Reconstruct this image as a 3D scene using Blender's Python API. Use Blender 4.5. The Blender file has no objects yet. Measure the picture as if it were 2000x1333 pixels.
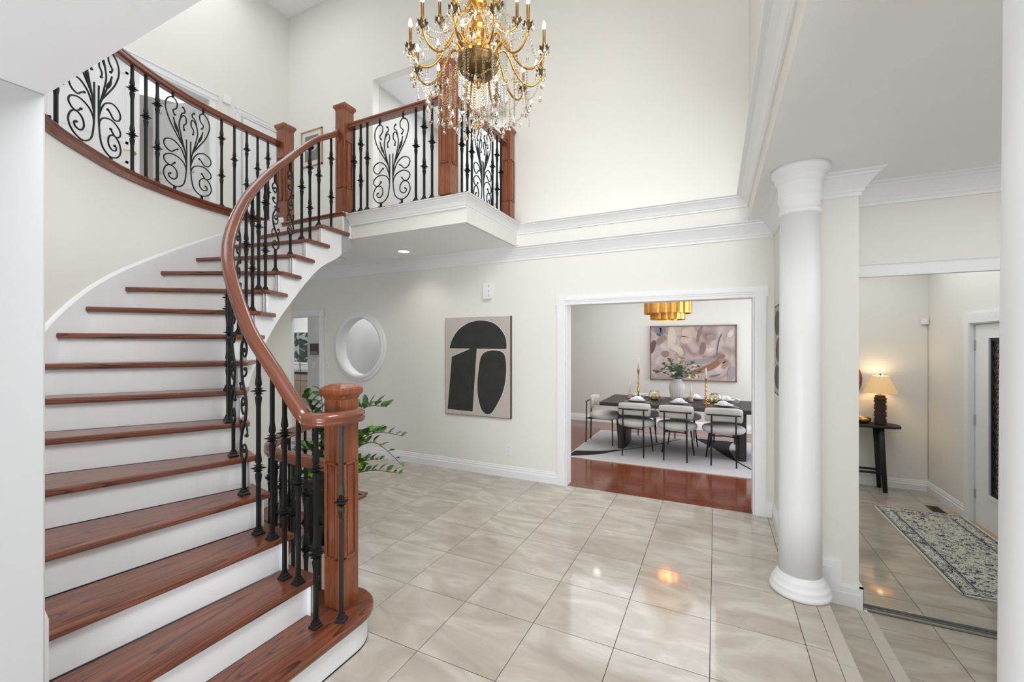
import bpy, math, random
from mathutils import Vector, Matrix
from math import sin, cos, pi, radians, sqrt, atan2
random.seed(7)
S = bpy.context.scene
C = S.collection

# ------------------------------------------------------------------ camera
cam = bpy.data.cameras.new('camera')
cam.sensor_width = 36.0; cam.lens = 825.0 / 2000 * 36; cam.shift_y = 0.00275
cam.clip_start = 0.05
co = bpy.data.objects.new('camera', cam); C.objects.link(co)
co.location = (0, 0, 1.58); co.rotation_euler = (pi / 2, 0, 0.4493)
S.camera = co
S.view_settings.view_transform = 'Standard'
S.view_settings.look = 'None'
S.view_settings.gamma = 1.0
S.view_settings.use_curve_mapping = False
S.view_settings.exposure = 0.50

# ------------------------------------------------------------------ world and added fill lamps
w = bpy.data.worlds.new('world'); S.world = w; w.use_nodes = True
bg = w.node_tree.nodes['Background']
bg.inputs[0].default_value = (0.97, 0.98, 1.0, 1); bg.inputs[1].default_value = 0.22

def area(name, loc, aim, sx, sy, power, col=(1, 1, 1)):
    l = bpy.data.lights.new(name, 'AREA'); l.shape = 'RECTANGLE'; l.size = sx; l.size_y = sy
    l.energy = power; l.color = col
    o = bpy.data.objects.new(name, l); C.objects.link(o); o.location = loc
    o.rotation_euler = (Vector(aim) - Vector(loc)).to_track_quat('-Z', 'Y').to_euler()
    return o
COOL = (0.93, 0.965, 1.0)  # cool tint of the added fill lamps
area('fill_upper_front', (-1.6, 0.75, 5.2), (-2.2, 4.0, 2.2), 3.2, 2.6, 5, COOL)  # added lamp standing in for an unseen high window
area('fill_across', (0.15, 1.35, 3.7), (-3.3, 1.6, 1.1), 2.0, 1.7, 104, COOL)  # lamp added in the void to brighten the risers and curved wall
area('fill_void_top', (-0.8, 1.7, 6.8), (-2.6, 2.6, 0), 2.6, 2.2, 20, COOL)  # lamp added below the closed ceiling to light treads and tiles
area('fill_hall', (-0.2, -5.0, 0.8), (-1.4, 4.0, 1.8), 2.4, 1.2, 108, COOL)  # unseen fill lamp added far behind the camera
area('fill_bounce', (-0.2, -2.5, 0.15), (-0.7, 3.4, 2.7), 2.6, 0.8, 46, COOL)  # uplight added near the floor to lift the lower ceilings
area('fill_back_room', (-4.9, 4.97, 2.66), (-4.9, 4.98, 0), 1.6, 0.4, 7, COOL)  # lamp added to brighten the room behind the round opening
area('fill_foyer', (1.7, 2.0, 2.68), (1.7, 2.01, -0.2), 1.2, 2.4, 14, COOL)  # fill lamp added under the foyer ceiling, outside the mirror's view
area('fill_dining', (2.3, 6.9, 1.6), (-1.5, 7.2, 1.0), 1.8, 1.6, 62, (0.86, 0.93, 1.0))  # cool fill lamp added at the right of the dining room
area('fill_dining_left', (-1.2, 6.5, 2.6), (-1.2, 6.8, 0), 2.4, 2.4, 32, COOL)  # second dining fill, added under the ceiling
area('fill_gallery', (-5.2, 2.4, 6.5), (-5.3, 3.0, 3.0), 1.6, 3.0, 20, COOL)  # fill lamp added above the gallery
area('fill_lower_hall', (-5.7, 1.2, 1.9), (-4.8, 4.4, 1.2), 1.0, 1.6, 9, COOL)  # unseen lamp added to fill the hall under the balcony
area('fill_kitchen', (-8.2, 5.4, 2.4), (-8.6, 7.0, 1.0), 2.2, 1.0, 40, (1, 1, 1))  # indoor fill added for the kitchen glimpse
area('fill_niche', (-3.35, 5.4, 5.38), (-3.35, 5.41, 3.0), 1.4, 1.0, 17, COOL)  # fill lamp added under the passage ceiling
area('fill_upstairs_room', (-8.2, 3.6, 5.0), (-7.0, 2.8, 4.2), 1.6, 1.4, 26, (1, 1, 1))  # lamp added inside the upstairs room to brighten it

# ------------------------------------------------------------------ materials
MATS = {}
def new_mat(name):
    m = bpy.data.materials.new(name); m.use_nodes = True
    nt = m.node_tree; MATS[name] = m
    return m, nt, nt.nodes['Principled BSDF']
def setp(p, **k):
    for a, v in k.items():
        p.inputs[a.replace('_', ' ')].default_value = v
def c4(c): return (c[0], c[1], c[2], 1)
def flat(name, col, rough=0.5, metal=0.0, var=0.04, scale=6.0, bump=0.0, bscale=80.0, **k):
    m, nt, p = new_mat(name)
    N = nt.nodes.new; L = nt.links.new
    tc = N('ShaderNodeTexCoord'); nz = N('ShaderNodeTexNoise'); nz.inputs['Scale'].default_value = scale
    L(tc.outputs['Object'], nz.inputs['Vector'])
    mx = N('ShaderNodeMix'); mx.data_type = 'RGBA'
    mx.inputs[6].default_value = c4([x * (1 - var) for x in col]); mx.inputs[7].default_value = c4([min(1, x * (1 + var)) for x in col])
    L(nz.outputs['Fac'], mx.inputs[0]); L(mx.outputs[2], p.inputs['Base Color'])
    setp(p, Roughness=rough, Metallic=metal, **k)
    if bump:
        n2 = N('ShaderNodeTexNoise'); n2.inputs['Scale'].default_value = bscale; L(tc.outputs['Object'], n2.inputs['Vector'])
        b = N('ShaderNodeBump'); b.inputs['Strength'].default_value = bump; b.inputs['Distance'].default_value = 0.002
        L(n2.outputs['Fac'], b.inputs['Height']); L(b.outputs[0], p.inputs['Normal'])
    return m
def wood(name, dark, mid, light, axis=0, coord='Object', along=1.3, across=26.0, rough=0.28, coat=0.3, ring=0.5):
    m, nt, p = new_mat(name)
    N = nt.nodes.new; L = nt.links.new
    tc = N('ShaderNodeTexCoord'); mp = N('ShaderNodeMapping')
    sc = [across] * 3; sc[axis] = along; mp.inputs['Scale'].default_value = sc
    oi = N('ShaderNodeObjectInfo'); ad = N('ShaderNodeVectorMath'); ad.operation = 'ADD'
    ml = N('ShaderNodeVectorMath'); ml.operation = 'SCALE'; ml.inputs['Scale'].default_value = 37.0
    cb = N('ShaderNodeCombineXYZ')
    for i in range(3): L(oi.outputs['Random'], cb.inputs[i])
    L(cb.outputs[0], ml.inputs[0]); L(tc.outputs[coord], mp.inputs['Vector']); L(mp.outputs[0], ad.inputs[0]); L(ml.outputs[0], ad.inputs[1])
    n1 = N('ShaderNodeTexNoise'); n1.inputs['Scale'].default_value = 0.28; n1.inputs['Detail'].default_value = 2.0
    L(ad.outputs[0], n1.inputs['Vector'])
    # rings: cathedral grain from a distorted repeat of the low noise
    mt = N('ShaderNodeMath'); mt.operation = 'MULTIPLY'; mt.inputs[1].default_value = 34.0; L(n1.outputs['Fac'], mt.inputs[0])
    fr = N('ShaderNodeMath'); fr.operation = 'FRACT'; L(mt.outputs[0], fr.inputs[0])
    n2 = N('ShaderNodeTexNoise'); n2.inputs['Scale'].default_value = 2.6; n2.inputs['Detail'].default_value = 4.0; L(ad.outputs[0], n2.inputs['Vector'])
    r1 = N('ShaderNodeValToRGB'); e = r1.color_ramp.elements
    e[0].position = 0.30; e[0].color = c4(mid); e[1].position = 0.75; e[1].color = c4(light)
    L(n2.outputs['Fac'], r1.inputs[0])
    r2 = N('ShaderNodeValToRGB'); e = r2.color_ramp.elements
    e[0].position = 0.0; e[0].color = (1, 1, 1, 1); e[1].position = 0.30; e[1].color = (0, 0, 0, 1)
    L(fr.outputs[0], r2.inputs[0])
    mm = N('ShaderNodeMath'); mm.operation = 'MULTIPLY'; mm.inputs[1].default_value = ring; L(r2.outputs[0], mm.inputs[0])
    mx = N('ShaderNodeMix'); mx.data_type = 'RGBA'; L(mm.outputs[0], mx.inputs[0]); L(r1.outputs[0], mx.inputs[6]); mx.inputs[7].default_value = c4(dark)
    L(mx.outputs[2], p.inputs['Base Color'])
    setp(p, Roughness=rough, Coat_Weight=coat, Coat_Roughness=0.12)
    return m
def tile_mat(name, a, b, c, rough=0.07):
    m, nt, p = new_mat(name)
    N = nt.nodes.new; L = nt.links.new
    tc = N('ShaderNodeTexCoord'); oi = N('ShaderNodeObjectInfo'); cb = N('ShaderNodeCombineXYZ')
    for i in range(3): L(oi.outputs['Random'], cb.inputs[i])
    ml = N('ShaderNodeVectorMath'); ml.operation = 'SCALE'; ml.inputs['Scale'].default_value = 41.0; L(cb.outputs[0], ml.inputs[0])
    mp = N('ShaderNodeMapping'); mp.inputs['Scale'].default_value = (1.4, 3.4, 1); mp.inputs['Rotation'].default_value = (0, 0, 0.45)
    L(tc.outputs['Object'], mp.inputs['Vector'])
    ad = N('ShaderNodeVectorMath'); ad.operation = 'ADD'; L(mp.outputs[0], ad.inputs[0]); L(ml.outputs[0], ad.inputs[1])
    n = N('ShaderNodeTexNoise'); n.inputs['Scale'].default_value = 1.25; n.inputs['Detail'].default_value = 6; n.inputs['Roughness'].default_value = 0.55
    n.inputs['Distortion'].default_value = 1.6; L(ad.outputs[0], n.inputs['Vector'])
    r = N('ShaderNodeValToRGB'); e = r.color_ramp.elements
    e[0].position = 0.28; e[0].color = c4(a); e[1].position = 0.52; e[1].color = c4(b)
    x = e.new(0.64); x.color = c4(c); x = e.new(0.70); x.color = c4(b)
    L(n.outputs['Fac'], r.inputs[0]); L(r.outputs[0], p.inputs['Base Color'])
    setp(p, Roughness=rough, Specular_IOR_Level=0.5)
    return m
def emit(name, col, s):
    m, nt, p = new_mat(name); setp(p, Base_Color=c4(col), Emission_Color=c4(col), Emission_Strength=s); return m
def glass(name, col, ior=1.5, rough=0.0):
    m, nt, p = new_mat(name); setp(p, Base_Color=c4(col), Roughness=rough, IOR=ior, Transmission_Weight=1.0); return m

CREAM = flat('cream_paint', (0.82, 0.805, 0.755), 0.6, var=0.012, scale=0.6)
WHITE = flat('white_trim_paint', (0.86, 0.865, 0.875), 0.38, var=0.01)
CEIL = flat('ceiling_paint', (0.90, 0.90, 0.91), 0.85, var=0.01)
GREY = flat('pale_grey_paint', (0.62, 0.61, 0.58), 0.7, var=0.015)
DWALL = flat('dining_paint', (0.66, 0.65, 0.60), 0.65, var=0.012)
TREAD = wood('oak_tread', (0.030, 0.010, 0.007), (0.15, 0.044, 0.023), (0.27, 0.092, 0.048), 0, along=1.5, across=15, ring=0.95)
RAILW = wood('oak_rail', (0.055, 0.016, 0.009), (0.14, 0.038, 0.019), (0.25, 0.076, 0.036), 0, 'UV', along=1.2, across=14, ring=0.35, rough=0.2, coat=0.5)
POSTW = wood('oak_post', (0.06, 0.017, 0.009), (0.19, 0.050, 0.019), (0.34, 0.105, 0.038), 2, along=1.3, across=22, ring=0.45, rough=0.25, coat=0.4)
FLOORW = wood('cherry_plank', (0.07, 0.018, 0.009), (0.165, 0.044, 0.022), (0.22, 0.066, 0.034), 0, along=1.2, across=16, ring=0.25, rough=0.12, coat=0.15)
IRON = flat('wrought_iron', (0.020, 0.022, 0.022), 0.42, 0.6, 0.15, 30, 0.15, 200)
TILE = tile_mat('beige_marble_tile', (0.42, 0.365, 0.30), (0.515, 0.465, 0.395), (0.60, 0.555, 0.485))
TILEF = tile_mat('foyer_marble_tile', (0.37, 0.32, 0.26), (0.45, 0.40, 0.33), (0.52, 0.47, 0.40))
GROUT = flat('dark_grout', (0.07, 0.055, 0.04), 0.9)
COPING = flat('stone_coping', (0.52, 0.47, 0.40), 0.2, var=0.10, scale=9)
GOLD = flat('antique_brass', (0.52, 0.29, 0.07), 0.27, 1.0, 0.25, 14)
DGOLD = flat('dark_bronze', (0.15, 0.095, 0.04), 0.38, 0.9, 0.3, 20)
CRYS = glass('crystal', (0.94, 0.90, 0.84), 1.5)
CRYSA = glass('amber_crystal', (0.80, 0.66, 0.46), 1.52)
FLAME = emit('candle_bulb_glow', (1.0, 0.86, 0.66), 9)
BLACK = flat('black_paint', (0.013, 0.013, 0.014), 0.4)
BLACKM = flat('black_metal', (0.012, 0.012, 0.013), 0.45, 0.3)
BLWOOD = wood('black_oak', (0.006, 0.005, 0.005), (0.011, 0.010, 0.009), (0.020, 0.017, 0.015), 0, rough=0.5, coat=0.0)
BOUC = flat('pale_boucle', (0.56, 0.54, 0.515), 0.95, var=0.06, scale=60, bump=0.6, bscale=140)
BRONZE = flat('dark_door_metal', (0.10, 0.09, 0.08), 0.4, 0.6)
STEEL = flat('satin_steel', (0.50, 0.50, 0.48), 0.3, 0.9)
CHROME = flat('handle_brass', (0.75, 0.52, 0.15), 0.2, 1.0)
mmir, nt, pm = new_mat('mirror_silver'); setp(pm, Base_Color=(0.90, 0.91, 0.90, 1), Metallic=1.0, Roughness=0.0)
MIRROR = mmir

# ------------------------------------------------------------------ mesh builder
class M:
    def __init__(s): s.v = []; s.f = []; s.sm = []; s.uv = {}; s.mi = []
    def add(s, vs, fs, smooth=False, mi=0, uv=None):
        n = len(s.v); s.v += [tuple(v) for v in vs]
        for k, f in enumerate(fs):
            if uv: s.uv[len(s.f)] = uv[k]
            s.f.append([i + n for i in f]); s.sm.append(smooth); s.mi.append(mi)
        return s
    def box(s, x0, x1, y0, y1, z0, z1, mi=0):
        if x0 > x1: x0, x1 = x1, x0
        if y0 > y1: y0, y1 = y1, y0
        v = [(x0, y0, z0), (x1, y0, z0), (x1, y1, z0), (x0, y1, z0), (x0, y0, z1), (x1, y0, z1), (x1, y1, z1), (x0, y1, z1)]
        return s.add(v, [(3, 2, 1, 0), (4, 5, 6, 7), (0, 1, 5, 4), (1, 2, 6, 5), (2, 3, 7, 6), (3, 0, 4, 7)], mi=mi)
    def obox(s, c, d, rz=0, mi=0):
        a, b = cos(rz), sin(rz); v = []
        for z in (-.5, .5):
            for x, y in ((-.5, -.5), (.5, -.5), (.5, .5), (-.5, .5)):
                X, Y = x * d[0], y * d[1]; v.append((c[0] + X * a - Y * b, c[1] + X * b + Y * a, c[2] + z * d[2]))
        return s.add(v, [(3, 2, 1, 0), (4, 5, 6, 7), (0, 1, 5, 4), (1, 2, 6, 5), (2, 3, 7, 6), (3, 0, 4, 7)], mi=mi)
    def prism(s, poly, z0, z1, smooth=False, mi=0):
        A = sum(poly[i][0] * poly[(i + 1) % len(poly)][1] - poly[(i + 1) % len(poly)][0] * poly[i][1] for i in range(len(poly)))
        if A < 0: poly = poly[::-1]
        n = len(poly)
        s.add([(p[0], p[1], z0) for p in poly] + [(p[0], p[1], z1) for p in poly],
              [tuple(range(n))[::-1], tuple(range(n, 2 * n))] + [(i, (i + 1) % n, (i + 1) % n + n, i + n) for i in range(n)], smooth, mi)
        return s
    def tube(s, pts, r, n=6, closed=False, flatz=1.0, mi=0):
        P = [Vector(p) for p in pts]; m = len(P); R = r if isinstance(r, (list, tuple)) else [r] * m
        up = None; rings = []; L = 0.0; Ls = []
        for i in range(m):
            if closed: t = P[(i + 1) % m] - P[i - 1]
            else: t = P[min(i + 1, m - 1)] - P[max(i - 1, 0)]
            if t.length < 1e-9: t = Vector((0, 0, 1))
            t.normalize()
            if up is None:
                a = Vector((0, 0, 1)) if abs(t.z) < .9 else Vector((1, 0, 0))
                up = (a - t * a.dot(t)).normalized()
            else:
                up = up - t * up.dot(t)
                up = up.normalized() if up.length > 1e-6 else t.orthogonal().normalized()
            b = t.cross(up); rings.append([P[i] + (up * cos(2 * pi * k / n) + b * sin(2 * pi * k / n) * flatz) * R[i] for k in range(n)])
            if i: L += (P[i] - P[i - 1]).length
            Ls.append(L)
        vs = [v for q in rings for v in q]; fs = []; uv = []
        for i in range(m if closed else m - 1):
            j = (i + 1) % m
            for k in range(n):
                k2 = (k + 1) % n; fs.append((i * n + k, i * n + k2, j * n + k2, j * n + k))
                uv.append([(Ls[i], k / n * .3), (Ls[i], (k + 1) / n * .3), (Ls[j], (k + 1) / n * .3), (Ls[j], k / n * .3)])
        if not closed:
            fs.append(tuple(range(n))[::-1]); fs.append(tuple(range((m - 1) * n, m * n))); uv += [[(0, 0)] * n] * 2
        return s.add(vs, fs, True, mi, uv)
    def lathe(s, prof, n=16, c=(0, 0, 0), a0=0.0, smooth=True, cap=True, mi=0):
        m = len(prof); vs = []
        for r, z in prof:
            for k in range(n):
                a = a0 + 2 * pi * k / n; vs.append((c[0] + r * cos(a), c[1] + r * sin(a), c[2] + z))
        fs = [(i * n + k, i * n + (k + 1) % n, (i + 1) * n + (k + 1) % n, (i + 1) * n + k) for i in range(m - 1) for k in range(n)]
        if cap: fs.append(tuple(range(n))[::-1]); fs.append(tuple(range((m - 1) * n, m * n)))
        return s.add(vs, fs, smooth, mi)
    def sweep(s, path, prof, closedp=False, smooth=False, caps=True, mi=0):
        """sweep a plumb section (offset to the RIGHT of the path, height) along a 3D path, mitred in plan"""
        P = [Vector(p) for p in path]; m = len(P); n = len(prof); vs = []; L = 0; Ls = []
        for i in range(m):
            a = (P[i] - P[i - 1]) if i else (P[1] - P[0]); b = (P[i + 1] - P[i]) if i < m - 1 else a
            a2 = Vector((a.x, a.y)).normalized(); b2 = Vector((b.x, b.y)).normalized()
            na = Vector((a2.y, -a2.x)); nb = Vector((b2.y, -b2.x)); q = na + nb
            q = q / max(q.dot(na), 0.3) if q.length > 1e-6 else na
            for o, z in prof: vs.append((P[i].x + q.x * o, P[i].y + q.y * o, P[i].z + z))
            if i: L += (P[i] - P[i - 1]).length
            Ls.append(L)
        fs = []; uv = []; kk = n if closedp else n - 1
        for i in range(m - 1):
            for k in range(kk):
                k2 = (k + 1) % n; fs.append((i * n + k, (i + 1) * n + k, (i + 1) * n + k2, i * n + k2))
                uv.append([(Ls[i], k / n * .3), (Ls[i + 1], k / n * .3), (Ls[i + 1], (k + 1) / n * .3), (Ls[i], (k + 1) / n * .3)])
        if caps and closedp:
            fs.append(tuple(range(n))); fs.append(tuple(range((m - 1) * n, m * n))[::-1]); uv += [[(0, 0)] * n] * 2
        return s.add(vs, fs, smooth, mi, uv)
    def xform(s, fn): s.v = [tuple(fn(Vector(v))) for v in s.v]; return s
    def mesh(s, name, mats):
        me = bpy.data.meshes.new(name); me.from_pydata(s.v, [], s.f)
        me.polygons.foreach_set('use_smooth', s.sm); me.polygons.foreach_set('material_index', s.mi)
        if s.uv:
            ul = me.uv_layers.new(name='UVMap')
            for k, u in s.uv.items():
                st = me.polygons[k].loop_start
                for j, q in enumerate(u): ul.data[st + j].uv = q
        for m in (mats if isinstance(mats, (list, tuple)) else [mats]): me.materials.append(m)
        me.update(); return me
def link(name, me, parent=None, loc=(0, 0, 0), rz=0.0, scale=None):
    o = bpy.data.objects.new(name, me); C.objects.link(o); o.parent = parent; o.location = loc
    o.rotation_euler = (0, 0, rz)
    if scale: o.scale = scale
    return o
def part(name, mb, mat, parent=None, loc=(0, 0, 0), rz=0.0, bevel=0):
    o = link(name, mb.mesh(name, mat), parent, loc, rz)
    if bevel:
        b = o.modifiers.new('bevel', 'BEVEL'); b.width = bevel; b.segments = 2; b.limit_method = 'ANGLE'; b.angle_limit = 0.7
    return o
def struct(name, mb, mat, label, bevel=0):
    o = part(name, mb, mat, None, bevel=bevel); o['kind'] = 'structure'; o['label'] = label; return o
def tag(o, label, cat, group=None):
    o['label'] = label; o['category'] = cat
    if group: o['group'] = group
    return o
def thing(name, label, cat, loc=(0, 0, 0), rz=0.0, group=None):
    o = bpy.data.objects.new(name, None); C.objects.link(o); o.location = loc; o.rotation_euler = (0, 0, rz)
    o.empty_display_size = 0.1
    return tag(o, label, cat, group)
def copy_tree(o, parent=None):
    c = o.copy(); C.objects.link(c)
    if parent: c.parent = parent
    for ch in [x for x in bpy.data.objects if x.parent == o]: copy_tree(ch, c)
    return c
def cr(pts, n=6, closed=False):
    """Catmull-Rom through points"""
    P = [Vector(p) for p in pts]; out = []; m = len(P)
    for i in range(m - 1):
        a = P[max(i - 1, 0)]; b = P[i]; c = P[i + 1]; d = P[min(i + 2, m - 1)]
        for k in range(n):
            t = k / n
            out.append(0.5 * ((2 * b) + (c - a) * t + (2 * a - 5 * b + 4 * c - d) * t * t + (3 * b - a - 3 * c + d) * t ** 3))
    out.append(P[-1]); return out

# ------------------------------------------------------------------ staircase geometry (shared)
RISE = 0.183
IN = [None, (-1.62, 1.56), (-1.87, 1.56), (-2.07, 1.563), (-2.29, 1.575), (-2.46, 1.61), (-2.61, 1.66), (-2.745, 1.725), (-2.87, 1.81),
      (-2.995, 1.925), (-3.11, 2.06), (-3.20, 2.205), (-3.285, 2.365), (-3.35, 2.54), (-3.405, 2.715), (-3.43, 2.90), (-3.45, 3.17)]
OUT = [None, (-1.62, 0.62), (-1.87, 0.62), (-2.138, 0.62), (-2.44, 0.62), (-2.79, 0.64), (-3.12, 0.78), (-3.32, 0.91), (-3.47, 1.00),
       (-3.60, 1.095), (-3.78, 1.30), (-4.03, 1.61), (-4.22, 1.92), (-4.345, 2.25), (-4.39, 2.55), (-4.41, 2.90), (-4.42, 3.19)]
OUTC = [(-2.07, 0.60), (-2.62, 0.605), (-2.90, 0.655), (-3.2, 0.80), (-3.5, 0.995), (-3.79, 1.285), (-4.045, 1.60), (-4.24, 1.93), (-4.36, 2.27), (-4.415, 2.62), (-4.43, 2.95), (-4.43, 3.30)]
OUTC = [(p.x, p.y) for p in cr([(x, y, 0) for x, y in OUTC], 5)]
GOUT = [(-2.07, 0.60), (-2.62, 0.605), (-2.95, 0.66), (-3.30, 0.83), (-3.67, 1.085), (-3.94, 1.37), (-4.14, 1.63), (-4.29, 1.94), (-4.39, 2.27), (-4.435, 2.62), (-4.45, 2.95), (-4.45, 3.30)]
GOUT = [(p.x, p.y) for p in cr([(x, y, 0) for x, y in GOUT], 5)]
TOPZ = 2.93; SOF = 2.70
def inner(i):  # i may be fractional
    i = max(1, min(16, i)); k = int(i); t = i - k
    if k >= 16: return Vector((IN[16][0], IN[16][1], 0))
    P = [Vector((*IN[max(1, min(16, k + d))], 0)) for d in (-1, 0, 1, 2)]
    a, b, c, d = P
    return 0.5 * ((2 * b) + (c - a) * t + (2 * a - 5 * b + 4 * c - d) * t * t + (3 * b - a - 3 * c + d) * t ** 3)
def outer(i):
    i = max(1, min(16, i)); k = int(i); t = i - k
    a = Vector((*OUT[k], 0)); b = Vector((*OUT[min(16, k + 1)], 0)); return a.lerp(b, t)
def inset(i, o):  # point moved from the inner edge toward the wall by o
    a = inner(i); b = outer(i); return a + (b - a).normalized() * o
def itan(i):
    return (inner(i + .05) - inner(i - .05)).normalized()

# ================================================================== LARGE STRUCTURE
def in_poly(x, y, P):
    c = False
    for i in range(len(P)):
        (x1, y1), (x2, y2) = P[i], P[i - 1]
        if (y1 > y) != (y2 > y) and x < (x2 - x1) * (y - y1) / (y2 - y1) + x1: c = not c
    return c
GUARD = [(-1.90, 1.745), (-2.1, 1.78), (-2.33, 1.80), (-2.60, 1.83), (-2.83, 1.94), (-3.05, 2.2), (-3.23, 2.55), (-3.33, 2.9), (-3.35, 3.27)]
GUARD = [(p.x, p.y) for p in cr([(x, y, 0) for x, y in GUARD], 5)]
HOLE = GUARD + [(-4.43, 3.27)] + OUTC[::-1][:-6] + [(-2.15, 0.62), (-2.1, 1.5)]
BEYOND = OUTC + [(-4.43, 3.30), (-6.5, 3.30), (-6.5, -1.2), (-2.05, -1.2), (-2.05, 0.6)]
floor_mb = M(); tiles = []
TW, TH = 0.4516, 0.46
def tile_mesh(w_, h_, mat, name='tile', g=0.0019):
    mb = M(); mb.box(g, w_ - g, g, h_ - g, -0.008, 0); return mb.mesh(name, mat)
full = tile_mesh(TW, TH, TILE)
for i in range(-13, 1):
    for j in range(11):
        x0 = -0.026 + TW * i; y0 = 4.505 - TH * (j + 1); n = 6; keep = []
        for a in range(n):
            for b in range(n):
                x = x0 + (a + .5) * TW / n; y = y0 + (b + .5) * TH / n
                if not in_poly(x, y, HOLE) and not in_poly(x, y, BEYOND): keep.append((a, b))
        if not keep: continue
        if len(keep) == n * n:
            floor_mb.box(x0, x0 + TW, y0, y0 + TH, -0.05, -0.003); tiles.append((full, x0, y0))
        else:
            mb = M()
            for a, b in keep:
                q = (x0 + a * TW / n, x0 + (a + 1) * TW / n, y0 + b * TH / n, y0 + (b + 1) * TH / n)
                floor_mb.box(*q, -0.05, -0.003)
                mb.box(a * TW / n + (.0015 if a == 0 else 0), (a + 1) * TW / n - (.0015 if a == n - 1 else 0),
                       b * TH / n + (.0015 if b == 0 else 0), (b + 1) * TH / n - (.0015 if b == n - 1 else 0), -0.008, 0)
            tiles.append((mb.mesh('tile', TILE), x0, y0))
floor_mb.box(0.4256, 0.548, -0.56, 4.505, -0.05, -0.003)
floor = struct('floor', floor_mb, GROUT, 'entrance hall floor of polished square beige marble tiles')
for me, x, y in tiles: link('tile', me, floor, (x, y, 0))
sm = tile_mesh(0.548 - 0.4256, TH, TILE)
cop1 = M(); cop1.box(0.548, 0.62, 0, 0.46 - .002, -0.02, 0); cop1 = cop1.mesh('coping_stone', COPING)
for j in range(11): link('tile', sm, floor, (0.4256, 4.505 - TH * (j + 1), 0))
for j in range(2, 11): link('coping_stone', cop1, floor, (0.001, 4.42 - TH * (j + 1), 0))
# step down and foyer floor
st = M(); st.box(0.548, 0.612, -0.56, 3.5, -0.16, -0.02); st.box(0.60, 0.892, -0.56, 3.5, -0.31, -0.165)
step = struct('floor_step', st, WHITE, 'stone edged step down from the hall to the foyer')
me = tile_mesh(0.21, TH, TILEF)
for j in range(9): link('tile', me, step, (0.62, 3.60 - TH * (j + 1), -0.155) if j else (0.62, 3.14, -0.155))
cop2 = M(); cop2.box(0.83, 0.90, 0, 0.46 - .002, -0.02, 0); cop2 = cop2.mesh('coping_stone', COPING)
for j in range(9): link('coping_stone', cop2, step, (0.001, 3.46 - TH * (j + 1), -0.155))
fb = M(); fb.box(0.86, 2.46, 0.44, 3.86, -0.36, -0.314)
ff = struct('floor_foyer', fb, GROUT, 'sunken foyer floor of greyish beige marble tiles')
xs = [0.893, 1.305, 1.7566, 2.2082, 2.45]; ys = [3.815, 3.59, 3.13, 2.67, 2.21, 1.75, 1.29, 0.83, 0.46]
for i in range(4):
    for j in range(8):
        link('tile', tile_mesh(xs[i + 1] - xs[i], ys[j] - ys[j + 1], TILEF), ff, (xs[i], ys[j + 1], -0.31))

# basement below the stairs
b = M(); b.box(-6.3, -1.9, 0.5, 4.7, -2.72, -2.62)
struct('floor_basement', b, flat('basement_carpet', (0.42, 0.38, 0.33), 0.95), 'beige basement floor far down the stairwell')
b = M(); b.sweep([(x, y, 0) for x, y in GUARD], [(0.0, -2.62), (0.0, -0.012), (0.08, -0.012), (0.08, -2.62)], True)
struct('wall_stairwell', b, CREAM, 'cream curved wall under the floor edge beside the basement stairs')
b = M(); b.sweep([(x, y, 0) for x, y in GUARD], [(-0.05, 0.0), (-0.05, 0.022), (0.10, 0.022), (0.10, 0.0)], True)
b.prism([(-3.42, 3.24), (-4.42, 3.24), (-4.42, 3.34), (-3.29, 3.34), (-3.29, 3.24)], 0.0, 0.022)
struct('trim_1', b, RAILW, 'brown oak nosing around the basement stair opening', bevel=0.005)

# curved outer stair wall
b = M(); vs = []
for (x, y), (gx, gy) in zip(OUTC, GOUT): vs += [(x, y, -2.62), (x, y, 1.9), (gx, gy, 2.88), (gx - .12, gy - .02, 2.88), (x - .12, y - .12, -2.62)]
b.add(vs, [(i * 5 + k, (i + 1) * 5 + k, (i + 1) * 5 + k + 1, i * 5 + k + 1) for i in range(len(OUTC) - 1) for k in range(4)], True)
wc = struct('wall_curved', b, CREAM, 'cream curved wall rising beside the staircase up to the gallery edge')
b = M(); b.sweep([(x, y, TOPZ) for x, y in GOUT[3:]], [(-0.14, -0.04), (-0.14, 0.018), (0.030, 0.018), (0.038, 0.008), (0.030, -0.008), (0.018, -0.014), (0.018, -0.055), (0.0, -0.06)], True)
struct('trim_2', b, RAILW, 'brown oak edge band on top of the curved stair wall')

# upper floor slab
b = M()
b.prism([(x - .09, y - .05 if y < 2 else y) for x, y in GOUT] + [(-6.3, 3.3), (-6.3, 0.6)], SOF, TOPZ - 0.002)
b.box(-6.3, -2.09, 3.335, 4.64, SOF, TOPZ - 0.001); b.box(-4.43, -3.50, 3.195, 3.335, SOF, TOPZ - 0.001)
b.box(-4.6, -2.1, 4.64, 6.3, SOF, TOPZ)
struct('floor_upper', b, CEIL, 'white underside and edge of the upstairs gallery floor', bevel=0)
b = M(); b.sweep([(-4.50, 3.17, 0), (-3.47, 3.17, 0), (-3.47, 3.24, 0), (-2.0, 3.24, 0), (-2.0, 4.36, 0)], [(-0.10, TOPZ), (-0.10, TOPZ + 0.02), (0.006, TOPZ + 0.02), (0.012, TOPZ + 0.008), (0.006, TOPZ)], True)
b.box(-4.50, -3.46, 3.172, 3.2, TOPZ - 0.03, TOPZ + 0.018)
struct('trim_3', b, RAILW, 'brown oak nosing along the balcony edge under the balusters')
b = M(); b.box(-4.43, -3.47, 3.17, 3.19, TOPZ - RISE, TOPZ - 0.03)
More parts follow.
